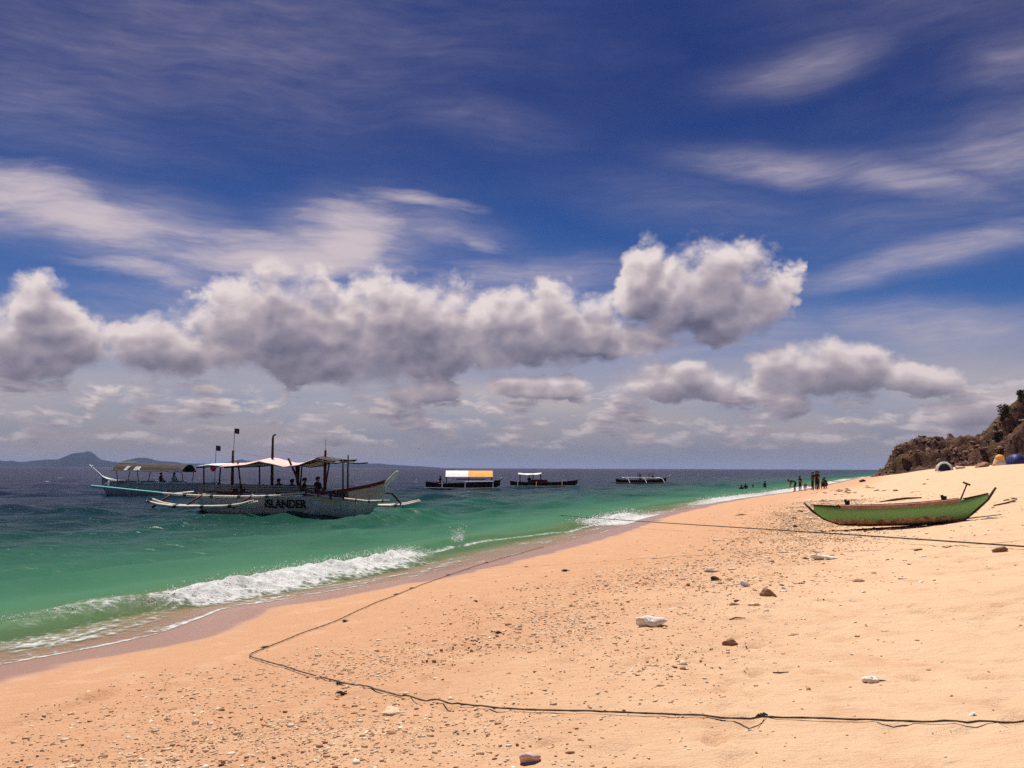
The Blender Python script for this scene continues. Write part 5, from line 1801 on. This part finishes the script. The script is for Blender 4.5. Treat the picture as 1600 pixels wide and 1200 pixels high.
WEED = paint('dried_seaweed', (0.03, 0.014, 0.009), 0.9, 0.4, 20.0)
weed(-2.21, 12.03, 0.055, 'dark seaweed clump just inland of the upper rope arm', 1)
weed(-0.14, 9.83, 0.050, 'reddish black seaweed clump in mid beach gravel', 2)
weed(1.03, 17.25, 0.075, 'black seaweed clump alone near the damp sand', 3)
weed(-1.46, 7.75, 0.035, 'small dark seaweed clump touching the near rope', 4)
weed(-1.35, 7.32, 0.045, 'brown seaweed clump below the near rope', 5)


def stick(pts, r, label, name='driftwood'):
    P = [(x, y, float(sand_z(x, y)) + r * 0.6 + dz) for x, y, dz in pts]
    o = MB().tube(P, [r * 0.7] + [r] * (len(P) - 2) + [r * 0.5], 6).build(name, M_['dark_wood'], None, True)
    setprops(o, label, 'driftwood')


stick([(15.6, 37.9, 0), (16.2, 38.0, .02), (16.7, 37.9, .03), (17.3, 37.7, 0)], 0.05, 'long dark driftwood branch on the sand beyond the canoe')
stick([(14.7, 27.3, 0), (15.1, 27.2, .02), (15.55, 27.5, .05)], 0.03, 'short dark driftwood stick right of the canoe bow')
stick([(2.0, 6.95, 0), (2.05, 6.96, .004), (2.12, 6.95, 0)], 0.006, 'tiny dark stick above the coral ring')
stick([(2.35, 9.75, 0), (2.42, 9.78, .005), (2.52, 9.74, 0)], 0.008, 'short dark stick on the sand right of the brown stone')
stick([(46.0, 118.0, 0), (46.4, 118.0, .1), (46.8, 118.1, 0)], 0.2, 'dark lump of driftwood on the far sand above the surf')


# ------------------------------------------------------------------ spray thrown up by the breakers
def spray():
    rg = np.random.default_rng(8)
    P = []
    for i in range(2600):
        s = rg.uniform(11.2, 22.5)
        ec, A = (float(q) for q in crest(np.array(s)))
        k = rg.random()
        e = ec + rg.normal(0.30, 0.33)
        env = math.exp(-((s - 16.5) / 5.5) ** 4)
        z = (A * 0.85 + 0.10 + abs(rg.normal(0, 0.06))) * (1.0 if abs(e - ec) < .35 else 0.65) * (0.4 + 0.6 * env)
        P.append((s, e, z, float(np.exp(rg.normal(-5.05, 0.4)))))
    for i in range(800):
        # one burst where two ripples meet
        s, e = 25.0 + rg.normal(0, 0.10), -3.15 + rg.normal(0, 0.07)
        h = abs(rg.normal(0, 0.19))
        P.append((s + 1.1 * h * (s - 25.0) / 0.1 * 0.5, e, 0.10 + h, float(np.exp(rg.normal(-4.9, 0.4)))))
    for i in range(700):
        s = rg.uniform(4, 11.4)
        ec, A = (float(q) for q in crest(np.array(s)))
        P.append((s, ec + rg.normal(0.05, 0.12), A + abs(rg.normal(0, 0.02)), float(np.exp(rg.normal(-5.0, 0.4)))))
    for i in range(1500):
        s = rg.uniform(34, 46) if rg.random() < .5 else rg.uniform(64, 100)
        e = rg.normal(-1.7, 0.45)
        P.append((s, e, 0.1 + abs(rg.normal(0, 0.10)), float(np.exp(rg.normal(-4.0, 0.4)))))
    P = np.array(P)
    x, y = se_to_xy(P[:, 0], P[:, 1])
    oct_v = np.array([(1, 0, 0), (-1, 0, 0), (0, 1, 0), (0, -1, 0), (0, 0, 1), (0, 0, -1)], float)
    oct_f = np.array([(0, 2, 4), (2, 1, 4), (1, 3, 4), (3, 0, 4), (2, 0, 5), (1, 2, 5), (3, 1, 5), (0, 3, 5)])
    V = oct_v[None] * P[:, 3][:, None, None] + np.stack([x, y, P[:, 2]], -1)[:, None, :]
    F = (oct_f[None] + (np.arange(len(P)) * 6)[:, None, None]).reshape(-1, 3)
    m, n = new_mat('spray')
    finish(m, n, **{'Base Color': (0.86, 0.87, 0.88), 'Roughness': 0.6})
    o = add_mesh('spray', V.reshape(-1, 3), F, m, smooth=True)
    setprops(o, 'white spray droplets above the breaking waves', 'spray', kind='stuff')


spray()

# ------------------------------------------------------------------ sea haze: one even volume round everything
def haze():
    lo, hi = Vector((-30000, -30000, -20)), Vector((36000, 36000, 190))
    b = MB().box((lo + hi) / 2, hi - lo)
    o = b.build('haze')
    m = bpy.data.materials.new('sea_haze')
    m.use_nodes = True
    t = m.node_tree
    t.nodes.clear()
    v = t.nodes.new('ShaderNodeVolumePrincipled')
    v.inputs['Color'].default_value = (0.45, 0.58, 0.98, 1)
    v.inputs['Density'].default_value = 3.6e-5
    v.inputs['Anisotropy'].default_value = 0.0
    out = t.nodes.new('ShaderNodeOutputMaterial')
    t.links.new(v.outputs[0], out.inputs['Volume'])
    o.data.materials.append(m)
    setprops(o, 'thin blue sea haze over the whole bay', 'haze', kind='stuff')


haze()
